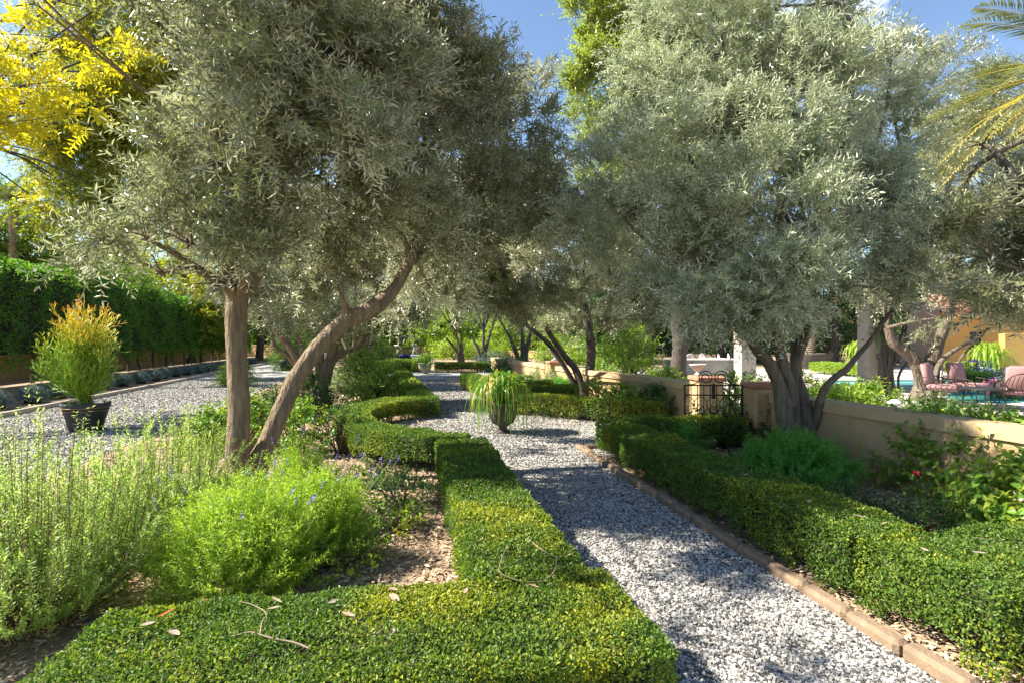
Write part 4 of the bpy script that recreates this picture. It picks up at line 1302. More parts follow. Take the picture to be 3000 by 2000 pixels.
for k, (px, py, lab) in enumerate(((2410, 1185, 'bright leafy plants behind the wall, between the trunks of the silvery olive'), (2480, 1190, 'bright bushy plants in front of the pool left of the tall pillar'), (2560, 1195, 'bright low plants at the foot of the tall pillar'), (2340, 1170, 'tall bright sprigs behind the silvery olive trunk'))):
    shrub('leafy_shrub', lab, P(px, py, 11.2 + k * .4) * (1, 1, 0), .72, .62 if k != 3 else .95, 300, .085, .5, 'bright' if k != 1 else 'lime', group='bright plants behind the near wall')
shrub('leafy_shrub', 'dark green plants behind the wall in front of the pink cushioned chairs', P(2740, 1215, 10.3) * (1, 1, 0), .9, .42, 300, .07, .4, 'mid', group='bright plants behind the near wall')
shrub('leafy_shrub', 'low plants with yellow blooms behind the wall near the right edge', P(2850, 1235, 9.8) * (1, 1, 0), .8, .35, 220, .06, .4, 'mid', group='bright plants behind the near wall')
shrub('leafy_shrub', 'green plants behind the iron gate', P(2160, 1190, 11.5) * (1, 1, 0), .8, 1.0, 330, .08, .5, 'bright', group='bright plants behind the near wall')
for k, (px, d, h, lab, mt) in enumerate(((1330, 50, 1.5, 'lime green bushes right of the dome shaped garden frame', 'lime'), (1420, 52, 1.3, 'lime green bushes beneath the farthest olive', 'lime'), (1180, 60, 3.2, 'yellow green bush inside the dome shaped garden frame', 'lime'), (1640, 46, 1.8, 'bright bushes at the far wall below the arching branch', 'bright'), (1740, 40, 2.2, 'bright bushes behind the arching olive trunk', 'bright'), (1090, 50, 1.6, 'small leafy bush in front of the far tan wall', 'bright'))):
    shrub('leafy_shrub', lab, P(px, 1040, d) * (1, 1, 0), 2.2, h, 420, .2, .5, mt, group='bright bushes by the far wall', shape='q')


# ------------------------------------------------------------------ garden wall, pillars, gate
def wall(label, pts, h, t, cop_h=.13, cop_o=.035, mat='stucco', name='garden_wall', group='tan garden walls', samples=18):
    c = catmull(np.array([(p[0], p[1], 0) for p in pts]), samples)
    root = thing(name, label, 'wall', (c[0][0], c[0][1], 0), group)

    def strip(w, z0, z1):
        d = nrm(np.gradient(c, axis=0))
        nv = np.stack([-d[:, 1], d[:, 0], 0 * d[:, 0]], 1)
        sec = [(-w, z0), (-w, z1), (w, z1), (w, z0)]
        v = np.concatenate([c + nv * o + np.array([0, 0, z]) for o, z in sec])
        m = len(c)
        f = []
        for i in range(m - 1):
            for k in range(4):
                k2 = (k + 1) % 4
                f.append((k * m + i, k2 * m + i, k2 * m + i + 1, k * m + i + 1))
        f += [(0, m, 2 * m, 3 * m), (m - 1, 4 * m - 1, 3 * m - 1, 2 * m - 1)]
        return MB().add(v, f)
    strip(t / 2, 0, h - cop_h).build('wall_body', M[mat], root)
    strip(t / 2 + cop_o, h - cop_h, h).build('coping', M['stucco_top'], root)
    return root


wall('tan stucco wall with a thick coping behind the right bed, near side of the gate', [(5.72, 3.0), (5.62, 4.3), (5.58, 5.6), (5.55, 6.6), (5.56, 7.42)], .86, .30)
wall('tan stucco wall running back from the gate, half in dappled shade', [(5.50, 9.52), (5.38, 11.2), (5.18, 13.2), (4.98, 15.2), (4.8, 17.0)], .86, .30)
wall('tan stucco wall beyond the pillar with an urn', [(4.7, 17.6), (4.5, 21), (4.2, 27)], .86, .30)


def pillar(label, c, s, h, cap='brick', rz=0.0, mat='stucco', group='gate and wall pillars', name='gate_pillar'):
    root = thing(name, label, 'pillar', (c[0], c[1], 0), group)
    mb = MB()
    box(mb, (c[0], c[1], (h - .09) / 2), (s, s, h - .09), rz, 0, .015)
    mb.build('shaft', M[mat], root)
    mb = MB()
    box(mb, (c[0], c[1], h - .045), (s + .07, s + .07, .088), rz, 0, .02)
    mb.build('cap', M[cap], root)
    return root


pillar('stucco pillar with a brick cap that the open iron gate hangs from', (5.47, 7.68), .46, 1.02, rz=-.15)
pillar('stucco pillar with a brick cap on the far side of the gate', (5.42, 9.28), .46, 1.02, rz=-.15)
pillar('stucco pillar topped with an urn at the far end of the wall', (4.72, 17.3), .5, 1.02)
mb = MB()
lathe(mb, [(.001, 0), (.07, 0), (.075, .02), (.035, .045), (.03, .07), (.10, .13), (.155, .19), (.165, .205), (.15, .21), (.09, .15), (.001, .13)], (5.30, 9.36, 1.022), 22)
tag(mb.build('stone_bowl', M['urn_pale'], origin=(5.30, 9.36, 1.022)), 'pale carved stone bowl standing on the gate pillar', 'bowl')
mb = MB()
lathe(mb, [(.001, 0), (.14, 0), (.14, .04), (.05, .08), (.05, .13), (.16, .24), (.21, .36), (.24, .40), (.22, .41), (.001, .34)], (4.72, 17.3, 1.022), 20)
tag(mb.build('stone_urn', M['urn'], origin=(4.72, 17.3, 1.022)), 'small stone urn on the pillar at the far end of the wall', 'urn')
# iron gate, standing open
root = thing('iron_gate', 'open black wrought iron gate with rings and a pair of scrolls on top', 'gate', (5.22, 7.86, 0))
e0 = np.array([5.22, 7.86, 0.])
e1 = np.array([4.34, 8.07, 0.])
gd = nrm(e1 - e0)
gw = np.linalg.norm(e1 - e0)


def gp(s, z):
    return e0 + gd * s + np.array([0, 0, z])


fr = MB()
for s in (0, gw):
    tube(fr, [gp(s, .06), gp(s, .965)], .017, None, 6)
for z in (.10, .955, .80):
    tube(fr, [gp(0, z), gp(gw, z)], .012, None, 6)
fr.build('frame', M['iron'], root)
k = 9
for i in range(1, k):
    mb = MB()
    tube(mb, [gp(gw * i / k, .10), gp(gw * i / k, .955)], .0075, None, 6)
    mb.build('bar', M['iron'], root)
rr_ = gw / 9
for i in range(5):
    for zc in (.64, .38):
        mb = MB()
        t = np.linspace(0, 2 * np.pi, 25)
        rad = .105
        tube(mb, [gp(min(max(rr_ * (2 * i + .5) + rad * math.cos(q), .01), gw - .01), zc + .13 * math.sin(q)) for q in t], .006, None, 5, cap=False)
        mb.build('ring', M['iron'], root)
for sg in (1, -1):
    mb = MB()
    c0 = gw / 2
    pts = [gp(c0 + sg * (.40), .965), gp(c0 + sg * .30, .975), gp(c0 + sg * .235, 1.02), gp(c0 + sg * .225, 1.07)]
    tube(mb, pts, .009, None, 6, 14)
    t = np.linspace(0, 1, 34)
    ctr, ph0 = gp(c0 + sg * .115, 1.09), math.pi if sg < 0 else 0
    pts = []
    for q in t:
        an = math.pi * (1.0 - 3.1 * q)
        rad = .115 * (1 - .62 * q)
        off = .115
        pts.append(gp(c0 + sg * (.115 - rad * math.cos(an) * -1 if False else .115 + rad * math.cos(an + math.pi)), 1.08 + rad * math.sin(an)))
    tube(mb, pts, .009, None, 6)
    mb.build('scroll', M['iron'], root)
mb = MB()
box(mb, gp(gw / 2, .86), (.05, .03, .24), math.atan2(gd[1], gd[0]), 0, .004)
mb.build('latch_plate', M['iron'], root)

# ------------------------------------------------------------------ pots and urns
pb_ = G(252, 1262)
root = thing('plant_pot', 'black pot with two thin copper bands on the driveway', 'pot', pb_)
mb = MB()
lathe(mb, [(.001, 0), (.235, 0), (.25, .02), (.355, .43), (.375, .44), (.385, .53), (.36, .535), (.345, .46), (.001, .44)], pb_, 32)
mb.build('pot_body', M['pot'], root)
for z in (.395, .45):
    mb = MB()
    t = np.linspace(0, 2 * np.pi, 33)
    r_ = .352 if z < .42 else .384
    tube(mb, [pb_ + np.array([r_ * math.cos(q), r_ * math.sin(q), z]) for q in t], .006, None, 5, cap=False)
    mb.build('band', M['copper'], root)


def firestick(label, c, z0, H, R, n):
    root = thing('firestick_plant', label, 'plant', (c[0], c[1], z0))
    c = np.array([c[0], c[1], z0])
    A, B, Z = [], [], []
    st = MB()
    tips = []
    for k in range(26):
        u = rdir(1)[0]
        hh = rng.uniform(.22, 1.0) ** .8
        lean = (1 - hh) * .85 + .14
        e = c + np.array([u[0] * R * lean * .85, u[1] * R * lean * .85, H * hh * .82])
        m = (c + e) / 2 + np.array([-u[0] * .06, -u[1] * .06, .02])
        tube(st, [c + rng.normal(0, .06, 3) * (1, 1, 0), m, e], .016, .007, 5, 6, 0)
        tips.append((c, m, e))
    st.build('stems', M['stem_green'], root)
    cur_p, cur_d, cur_l = [], [], []
    for c0, m, e in tips:
        for q in range(n):
            t = rng.uniform(.12, 1.0)
            p = m + (e - m) * ((t - .5) * 2) if t > .5 else c0 + (m - c0) * t * 2
            out = nrm(np.array([p[0] - c[0], p[1] - c[1], 0]) + 1e-3) * .85
            cur_p.append(p)
            cur_d.append(nrm(e - m) * .55 + out + rng.normal(0, .5, 3) + (0, 0, .45))
    p, d = np.array(cur_p), nrm(np.array(cur_d))
    gens = []
    ln = .17
    rad = .0085
    for gq in range(4):
        m = len(p)
        L = ln * rng.uniform(.6, 1.3, m)[:, None]
        d = nrm(d + np.array([0, 0, .16]))
        q1 = p + d * L * .5
        d2 = nrm(d + np.array([0, 0, .22]) + rng.normal(0, .12, (m, 3)))
        q2 = q1 + d2 * L * .5
        gens.append((p, q1, rad))
        gens.append((q1, q2, rad * .95))
        if gq < 3:
            p = np.repeat(q2, 2, axis=0)
            d = np.repeat(d2, 2, axis=0) + rng.normal(0, .42, (2 * m, 3))
        ln *= .82
        rad *= .86
    mbs = [MB(), MB(), MB()]
    for a, b2, r_ in gens:
        mid = (a + b2) / 2
        hrel = (mid[:, 2] - z0) / H
        out = np.linalg.norm(mid[:, :2] - c[:2], axis=1) / R
        s = hrel * 1.12 + rng.normal(0, .10, len(a)) + (r_ < .0052) * .16 - .05 + noise3(mid, 3) * .09
        cls = np.where(s > .98, 2, np.where(s > .66, 1, 0))
        for k in range(3):
            w = cls == k
            if w.any():
                thin_tubes(mbs[k], a[w], b2[w], r_, 0)
    mbs[0].build('green_sticks', M['fire_green'], root)
    mbs[1].build('yellow_sticks', M['fire_yellow'], root)
    mbs[2].build('orange_tips', M['fire_orange'], root)


firestick('firestick shrub with green stems and yellow orange tips, growing in the black banded pot', pb_, .45, 2.0, .95, 26)

p2 = G(840, 1085)
root = thing('plant_pot', 'black pot on the driveway behind the leaning trunk', 'pot', p2)
mb = MB()
lathe(mb, [(.001, 0), (.30, 0), (.42, .5), (.44, .62), (.40, .62), (.001, .55)], p2, 24)
mb.build('pot_body', M['pot'], root)
shrub('potted_shrub', 'green feathery shrub growing in the pot behind the leaning trunk', p2 + (0, 0, .5), .95, 2.6, 420, .15, .25, 'mid', group='potted plants', droop=.5)


def fluted_urn(label, c, r, h, mat, group='garden urns'):
    root = thing('garden_urn', label, 'urn', c, group)
    mb = MB()
    lathe(mb, [(.001, 0), (r * .75, 0), (r * .72, h * .04), (r * .32, h * .14), (r * .26, h * .22), (r * .36, h * .27)], c, 30)
    mb.build('foot', M[mat], root)
    mb = MB()
    lathe(mb, [(r * .36, h * .27), (r * .68, h * .36), (r * .88, h * .55), (r * .95, h * .8), (r * .93, h * .9)], c, 48, flute=.035, flutes=16)
    mb.build('bowl', M[mat], root)
    mb = MB()
    lathe(mb, [(r * .93, h * .9), (r * 1.1, h * .93), (r * 1.12, h * .98), (r * 1.0, h), (r * .9, h * .97), (.001, h * .93)], c, 36)
    mb.build('rim', M[mat], root)
    return root


def strappy(label, c, z0, R, H, n, mat='strap', width=.022, name='strap_leaf_plant', group='strap leaf plants in urns', straw=.14, hang=1.0):
    root = thing(name, label, 'plant', (c[0], c[1], z0), group)
    a = rng.uniform(0, 6.28, n)
    tilt = rng.uniform(.12, 1.0, n)
    L = (H * rng.uniform(1.1, 1.9, n))
    seg = 9
    t = np.linspace(0, 1, seg)
    out = np.stack([np.cos(a), np.sin(a), 0 * a], 1)
    P0 = np.array([c[0], c[1], z0]) + out * .05
    hor = R * tilt
    lift = H * (1.02 - .35 * tilt) * rng.uniform(.75, 1.1, n)
    drop = hang * H * (tilt ** 1.2) * rng.uniform(.5, 2.3, n)
    twist = rng.normal(0, .18, (n, 2))
    pts = []
    for q in t:
        rr = hor * np.sin(min(q * 1.25, 1.0) * np.pi / 2) ** .9
        z = lift * np.sin(min(q * 1.9, 1) * np.pi / 2) - drop * max(0, q - .42) ** 1.5 * 2.2
        pts.append(P0 + out * rr[:, None] + np.stack([twist[:, 0] * q * q * R, twist[:, 1] * q * q * R, z], 1))
    pts = np.stack(pts, 1)
    side = np.stack([-np.sin(a), np.cos(a), 0 * a], 1)
    side = nrm(side + rng.normal(0, .35, (n, 3)))
    w = width * np.array([.8, 1, 1, 1, .95, .85, .7, .45, .08])
    V = np.stack([pts + side[:, None] * w[None, :, None] / 2, pts - side[:, None] * w[None, :, None] / 2], 2).reshape(-1, 3)
    base = (np.arange(n) * seg * 2)[:, None]
    mk = rng.uniform(size=n) < straw
    mb, ms = MB(), MB()
    F = np.concatenate([base + np.array([[2 * i, 2 * i + 1, 2 * i + 3, 2 * i + 2]]) for i in range(seg - 1)])
    fm = np.tile(mk, seg - 1)
    r = np.tile(rng.uniform(size=n), seg - 1)
    mb.add(V, F[~fm], 0, r[~fm], True)
    mb.build('foliage', [M[mat]], root)
    if mk.any():
        ms.add(V, F[fm], 0, r[fm], True)
        ms.build('dry_leaves', [M['straw']], root)
    return root


u1 = G(1473, 1271)
fluted_urn('dark urn in the middle of the gravel crossing, nearly hidden by drooping leaves', u1, .27, .58, 'urn_dark')
strappy('green fountain of drooping strap leaves with yellow tips in the near urn', u1, .5, .52, .66, 480, hang=.85, width=.020, straw=.08)
u2 = G(1245, 1096)
fluted_urn('fluted stone urn on the far path, second of the two urns', u2, .34, .58, 'urn')
strappy('smaller fountain of green strap leaves in the far urn', u2, .5, .62, .62, 150, straw=.05, width=.035, hang=.9)

# ------------------------------------------------------------------ statue, dome frame, far wall
s0 = P(1216, 1070, 36.5)
s0[2] = 0
root = thing('pedestal', 'pale blue grey square stone pedestal on the far path', 'pedestal', s0)
mb = MB()
box(mb, s0 + (0, 0, .06), (.56, .56, .12), 0, 0, .02)
box(mb, s0 + (0, 0, .40), (.42, .42, .56), 0, 0, .02)
box(mb, s0 + (0, 0, .72), (.56, .56, .09), 0, 0, .02)
mb.build('shaft', M['pedestal'], root)
mb = MB()
box(mb, s0 + (0, -.212, .40), (.27, .012, .40), 0, 0, 0)
mb.build('panel', M['statue'], root)


def skin_figure(name, verts, edges, radii, mat, label, cat, loc, root_i=0):
    me = bpy.data.meshes.new(name)
    me.from_pydata([tuple(v) for v in verts], edges, [])
    o = bpy.data.objects.new(name, me)
    COL.objects.link(o)
    o.location = tuple(loc)
    me.materials.append(mat)
    sk = o.modifiers.new('skin', 'SKIN')
    if not me.skin_vertices:
        me.skin_vertices.new()
    for i, r in enumerate(radii):
        me.skin_vertices[0].data[i].radius = (r, r)
        me.skin_vertices[0].data[i].use_root = (i == root_i)
    sb = o.modifiers.new('smooth', 'SUBSURF')
    sb.levels = sb.render_levels = 2
    return tag(o, label, cat)


SV = [(0, 0, .32), (0, 0, .42), (.02, 0, .52), (.03, 0, .58), (.05, -.02, .66), (.05, -.03, .72),
      (.09, 0, .30), (.10, -.05, .17), (.10, 0, .03), (.12, -.07, .01),
      (-.08, 0, .30), (-.12, -.08, .20), (-.13, .02, .08), (-.15, -.05, .04),
      (.12, 0, .54), (.20, -.05, .46), (.14, -.12, .42), (.09, -.14, .47),
      (-.09, 0, .55), (-.17, -.02, .63), (-.12, -.06, .74), (-.06, -.07, .78)]
SE = [(0, 1), (1, 2), (2, 3), (3, 4), (4, 5), (0, 6), (6, 7), (7, 8), (8, 9), (0, 10), (10, 11), (11, 12), (12, 13), (2, 14), (14, 15), (15, 16), (16, 17), (2, 18), (18, 19), (19, 20), (20, 21)]
SR = [.10, .105, .10, .045, .085, .07, .075, .055, .038, .03, .075, .055, .038, .03, .045, .036, .03, .024, .045, .036, .03, .024]
skin_figure('statue', SV, SE, SR, M['statue'], 'grey stone statue of a small child raising an arm, on the pedestal', 'statue', s0 + (0, 0, .755))
# plinth disc under the figure belongs to the pedestal top

d0 = P(1199, 1045, 53)
d0[2] = 0
root = thing('dome_frame', 'dark metal dome shaped garden frame beyond the statue', 'garden frame', d0)
mb = MB()
Rd, Hd = 1.6, 2.25
for k in range(8):
    a = math.pi * 2 * k / 8
    pts = [d0 + np.array([Rd * math.cos(a) * math.cos(q), Rd * math.sin(a) * math.cos(q), .35 + (Hd - .35) * math.sin(q)]) for q in np.linspace(0, math.pi / 2, 12)]
    pts = [d0 + np.array([Rd * math.cos(a), Rd * math.sin(a), 0])] + pts
    tube(mb, pts, .035, None, 5)
mb.build('ribs', M['iron'], root)
for q in (.0, .35, .75, 1.15):
    mb = MB()
    tube(mb, [d0 + np.array([Rd * math.cos(q) * math.cos(a), Rd * math.cos(q) * math.sin(a), .35 + (Hd - .35) * math.sin(q)]) for a in np.linspace(0, 2 * math.pi, 29)], .026, None, 5, cap=False)
    mb.build('hoop', M['iron'], root)
for k, (dx, lab) in enumerate(((-.55, 'dark blue cushion seat, left one below the dome frame'), (.35, 'dark blue cushion seat, right one below the dome frame'))):
    mb = MB()
    lathe(mb, [(.001, .02), (.42, .04), (.5, .2), (.44, .38), (.25, .48), (.001, .5)], d0 + (dx, -.9, 0), 18)
    tag(mb.build('floor_cushion', M['cushion_blue'], origin=d0 + (dx, -.9, 0)), lab, 'cushion', 'blue cushions under the dome')
w0, w1 = P(1040, 1040, 57), P(1330, 1040, 57)
wall('far tan wall behind the dome shaped frame', [w0, (w0 + w1) / 2, w1], 1.15, .3, group='far walls', samples=6)
w0, w1 = P(1330, 1040, 60), P(1760, 1040, 50)
wall('long low tan wall far behind the right row of olives', [w0, (w0 + w1) / 2, w1], .75, .3, group='far walls', samples=6)
w0, w1 = P(560, 1040, 62), P(1040, 1040, 57)
wall('far tan wall seen behind the trunks of the left olives', [w0, (w0 + w1) / 2, w1], 1.3, .3, group='far walls', samples=6)
# pale chair on the far driveway
c0 = P(958, 1075, 33)
c0[2] = 0


def garden_chair(label, c, mat, rz=0.0, s=1.0, group='pale garden chairs'):
    root = thing('garden_chair', label, 'chair', c, group)

    def T(pts):
        return rotz(np.array(pts, float) * s, rz) + np.array(c)
    mb = MB()
    mb.add(T([(-.24, -.24, .43), (.24, -.24, .43), (.24, .24, .43), (-.24, .24, .43), (-.24, -.24, .46), (.24, -.24, .46), (.24, .24, .46), (-.24, .24, .46)]), [(0, 3, 2, 1), (4, 5, 6, 7), (0, 1, 5, 4), (1, 2, 6, 5), (2, 3, 7, 6), (3, 0, 4, 7)])
    mb.build('seat', mat, root)
    mb = MB()
    t = np.linspace(0, math.pi, 14)
    tube(mb, T([(-.24 * math.cos(q), .24 + .05 * math.sin(q), .46 + .48 * math.sin(q) ** .6) for q in t]), .016, None, 6)
    for x in (-.14, -.07, 0, .07, .14):
        tube(mb, T([(x, .24, .46), (x * 1.2, .28, .46 + .42 * math.sqrt(1 - (x / .26) ** 2))]), .009, None, 5)
    mb.build('backrest', mat, root)
    for x, y in ((-.22, -.22), (.22, -.22), (-.22, .22), (.22, .22)):
        mb = MB()
        tube(mb, T([(x, y, .44), (x * 1.1, y * 1.1, 0)]), .015, None, 6)
        mb.build('leg', mat, root)
    return root


garden_chair('pale metal chair standing on the driveway behind the curved trunks', c0, M['white_paint'], .6)

# ------------------------------------------------------------------ right background: patio, pool, house
root = thing('patio_pillar', 'tall square stone pillar darkened for shade with two small dark plates, by the pool', 'pillar', P(2558, 1153, 17.3) * (1, 1, 0), 'tall patio pillars')
pc = P(2556, 1153, 17.5)
pc[2] = 0
mb = MB()
box(mb, pc + (0, 0, 1.6), (.62, .62, 3.2), -.25, 0, .02)
mb.build('shaft', M['pillar_stone_shaded'], root)
for z in (1.17, .34):
    mb = MB()
    q = rotz(np.array([[.02, -.318, 0]]), -.25)[0]
    box(mb, pc + q + (0, 0, z), (.15, .02, .17), -.25, 0, .004)
    plate = mb.build('plate', M['plastic'], root)
    mb = MB()
    box(mb, pc + q * 1.03 + (0, 0, z), (.08, .02, .10), -.25, 0, .004)
    mb.build('socket', M['counter'], plate)
vn = MB()
root = thing('climbing_vine', 'dark twisted vine stems climbing the right side of the tall stone pillar', 'vine', P(2615, 1155, 17) * (1, 1, 0))
for k in range(9):
    x = 2598 + rng.uniform(0, 42)
    tube(vn, [P(x, 1160, 17.0), P(x + rng.normal(0, 12), 1100, 17.0), P(x + rng.normal(0, 14), 1040, 17.0), P(x - 5 + rng.normal(0, 14), 980, 17.1), P(x + rng.normal(0, 20), 900, 17.2)], rng.uniform(.03, .11), .03, 6, 14, 0, .1)
vn.build('stems', M['bark_dark'], root)
mb = MB()
p = np.stack([P(q, w, 17.1) for q, w in zip(rng.uniform(2560, 2660, 130), rng.uniform(820, 1000, 130))])
shoots(mb, p, rdir(130), .4, 12, .11, .05, 0, shape='q', twig=.004)
mb.build('foliage', [M['mid'], M['twig_brown']], root)
root = thing('patio_pillar', 'pale sunlit pillar seen behind the left stems of the silvery olive', 'pillar', P(2182, 1120, 22) * (1, 1, 0), 'tall patio pillars')
pc2 = P(2182, 1120, 22)
pc2[2] = 0
mb = MB()
box(mb, pc2 + (0, 0, 1.6), (.62, .62, 3.2), -.1, 0, .02)
mb.build('shaft', M['stucco_pale'], root)
mb = MB()
box(mb, pc2 + (0, 0, .06), (.74, .74, .12), -.1, 0, .02)
mb.build('base', M['stucco_pale'], root)

root = thing('barbecue_counter', 'low grey rendered counter behind the thick fissured trunk', 'counter', P(2060, 1115, 23) * (1, 1, 0))
cc = P(2060, 1115, 23)
cc[2] = 0
mb = MB()
box(mb, cc + (0, 0, .42), (3.1, .9, .84), -.15, 0, .02)
mb.build('body', M['counter'], root)
mb = MB()
box(mb, cc + (0, 0, .88), (3.2, 1.0, .07), -.15, 0, .015)
mb.build('counter_top', M['stucco_pale'], root)
labs = ['white metal chair behind the counter, leftmost of the four', 'white metal chair behind the counter, second from the left', 'white metal chair behind the counter, third from the left', 'white metal chair behind the counter, rightmost of the four']
for k, px in enumerate((2030, 2070, 2122, 2150)):
    c = P(px, 1070, 29 + (k % 2))
    c[2] = 0
    garden_chair(labs[k], c, M['white_paint'], .4 * k, 1.05, 'white chairs behind the counter')
root = thing('patio_table', 'white round table among the white chairs behind the counter', 'table', P(2092, 1070, 30) * (1, 1, 0))
tc_ = P(2092, 1070, 30)
tc_[2] = 0
mb = MB()
lathe(mb, [(.001, .70), (.68, .70), (.70, .72), (.68, .745), (.001, .745)], tc_, 24)
mb.build('table_top', M['white_paint'], root)
mb = MB()
lathe(mb, [(.001, 0), (.3, 0), (.28, .04), (.05, .1), (.05, .70), (.001, .70)], tc_, 14)
mb.build('leg', M['white_paint'], root)


def palm_fronds(mb, hub, n, L, mat, elev=(-.2, 1.1), leafL=.45, width=.03, az=None, nl=60, droop=.5):
    a = rng.uniform(0, 6.28, n) if az is None else rng.uniform(az[0], az[1], n)
    e = rng.uniform(elev[0], elev[1], n)
    d = np.stack([np.cos(a) * np.cos(e), np.sin(a) * np.cos(e), np.sin(e)], 1)
    for i in range(n):
        t = np.linspace(0, 1, 12)[:, None]
        pts = hub + d[i] * L * t + np.array([0, 0, -1.]) * L * droop * t ** 2.2 * math.cos(e[i])
        tube(mb, pts, .022, .005, 4, None, 1, cap=False)
        tt = np.linspace(.16, 1, nl)
        q = np.stack([np.interp(tt, t[:, 0], pts[:, k]) for k in range(3)], 1)
        tan = nrm(np.gradient(q, axis=0))
        sd = nrm(np.cross(tan, np.array([0, 0, 1.])))
        up = np.cross(sd, tan)
        for sg in (1, -1):
            ld = tan * .65 + sd * sg * .8 + up * .25 + rng.normal(0, .06, q.shape) + (0, 0, -.1)
            ll = leafL * np.sin(np.clip(tt * .9 + .12, 0, 1) * np.pi) ** .5
            add_leaves(mb, q, ld, up + .3 * sd * sg, ll, width, 0, np.clip(rng.uniform(0, 1, nl), 0, 1), fold=.3, curl=.1, shape='q')


def palm(label, base, h, n, L, r=.2, name='palm_tree', dry=0, azimuth=None, elev=(-.3, 1.2), leafL=.45, az_dry=None, pot=False):
    root = thing(name, label, 'palm', base, 'palms')
    mb = MB()
    k = int(h / .11)
    prof = []
    for i in range(k):
        z = h * i / k
        prof += [(r * .86, z), (r * 1.08, z + h / k * .75), (r * .9, z + h / k * .95)]
    lathe(mb, [(r * 1.25, 0)] + prof + [(r * .5, h)], base, 14, 0, False)
    mb.build('trunk', M['palm_trunk'], root)
    hub = np.array(base) + (0, 0, h)
    mb = MB()
    palm_fronds(mb, hub, n, L, 0, elev, leafL, az=azimuth)
    mb.build('fronds', [M['palm'], M['palm_dry']], root)
    if dry:
        mb = MB()
        palm_fronds(mb, hub, dry, L * .9, 0, (-.5, .05), leafL, az=az_dry or azimuth)
        mb.build('dry_fronds', [M['palm_dry'], M['palm_dry']], root)


M['palm_trunk'] = plain('palm_trunk', (.42, .34, .26), (.24, .18, .13), scale=8, rough=.95, bump=.5)
bp3 = P(2372, 1070, 33)
bp3[2] = 0
palm('date palm with a pale banded trunk beyond the pool', bp3, 6.5, 34, 2.6, r=.30, leafL=.5)
root = thing('round_planter', 'wide brown round planter around the banded palm trunk', 'planter', bp3)
mb = MB()
lathe(mb, [(.9, 0), (.95, .05), (1.25, .85), (1.28, .95), (1.15, .95), (1.1, .8), (.4, .78)], bp3, 28)
mb.build('planter_body', M['bark_dark'], root)
palm('palm hanging its yellow and green fronds in from the top right corner', np.array([13.6, 8.3, 0]), 6.9, 20, 3.7, r=.24, dry=9, azimuth=(2.0, 4.4), elev=(-.25, .9), leafL=.6, az_dry=(2.6, 3.9))
palm('small palm whose grey fronds show above the hedge at the left edge', P(40, 1070, 26) * (1, 1, 0), 8.0, 26, 2.2, r=.2, leafL=.45)
M_b = P(2470, 1075, 30)
strappy('bright green spiky plant in a blue pot left of the tall pillar', P(2525, 1060, 30) * (1, 1, 0), .6, 1.0, 1.3, 90, mat='lime', width=.07, group='spiky potted plants', straw=0)
mb = MB()
bp4 = P(2525, 1060, 30) * (1, 1, 0)
lathe(mb, [(.001, 0), (.3, 0), (.42, .6), (.44, .62), (.38, .62), (.001, .55)], bp4, 20)
tag(mb.build('glazed_pot', M['blue_pot'], origin=bp4), 'pale blue glazed pot beyond the pool, left of the tall pillar', 'pot')
strappy('bright green spiky plant in front of the orange house wall', P(2890, 1070, 24) * (1, 1, 0), .5, .9, 1.25, 110, mat='lime', width=.05, group='spiky potted plants', straw=0)
mb = MB()
bp5 = P(2890, 1070, 24) * (1, 1, 0)
lathe(mb, [(.001, 0), (.22, 0), (.32, .5), (.34, .52), (.28, .52), (.001, .45)], bp5, 20)
tag(mb.build('glazed_pot', M['white_paint'], origin=bp5), 'white pot holding the spiky plant before the orange house', 'pot')

# house with orange walls
root = thing('house', 'orange stucco house with tiled roof and a dark doorway at the right edge', 'house', P(2860, 1040, 34) * (1, 1, 0))


def slab(mb, a, b2, z0, z1, t=.3):
    a, b2 = np.array(a[:2]), np.array(b2[:2])
    d = b2 - a
    box(mb, ((a[0] + b2[0]) / 2, (a[1] + b2[1]) / 2, (z0 + z1) / 2), (np.linalg.norm(d), t, z1 - z0), math.atan2(d[1], d[0]))


hA, hB, hC, hD = P(2750, 1050, 34), P(2835, 1050, 34), P(2877, 1050, 34), P(3250, 1050, 31)
mb = MB()
slab(mb, hA, hB, 0, 3.4)
slab(mb, hC, hD, 0, 3.4)
slab(mb, hB, hC, 2.25, 3.4)
mb.build('wall', M['stucco_orange'], root)
mb = MB()
slab(mb, P(2640, 1050, 38), P(2760, 1050, 38), 0, 4.4)
mb.build('wall', M['stucco_pink'], root)
mb = MB()
slab(mb, P(2440, 1050, 44), P(2640, 1050, 42), 0, 3.0)
mb.build('wall', M['stucco_pink'], root)
mb = MB()
slab(mb, P(2833, 1050, 34.25), P(2879, 1050, 34.25), 0, 2.25, .1)
door = mb.build('door', M['door'], root)
mb = MB()
hq = P(2870, 1050, 34.0)
tube(mb, [(hq[0], hq[1], 1.0), (hq[0], hq[1], 1.2)], .02, None, 6)
mb.build('handle', M['copper'], door)
mb = MB()
ax = nrm(hD - hA)
for (a, b2, z, w) in ((hA, hD, 3.4, 3.0), (P(2430, 1050, 44), P(2650, 1050, 42), 3.0, 3.0)):
    a, b2 = np.array([*a[:2], 0.]), np.array([*b2[:2], 0.])
    d = nrm(b2 - a)
    nrm_ = np.array([-d[1], d[0], 0])
    if nrm_[1] < 0:
        nrm_ = -nrm_
    ns = int(np.linalg.norm(b2 - a) / .25)
    for i in range(ns):
        q = a + d * (i + .5) * .25
        tube(mb, [q - nrm_ * .45 + (0, 0, z), q + nrm_ * w + (0, 0, z + 1.3)], .14, None, 6)
mb.build('roof', M['tile'], root)
wl2 = MB()
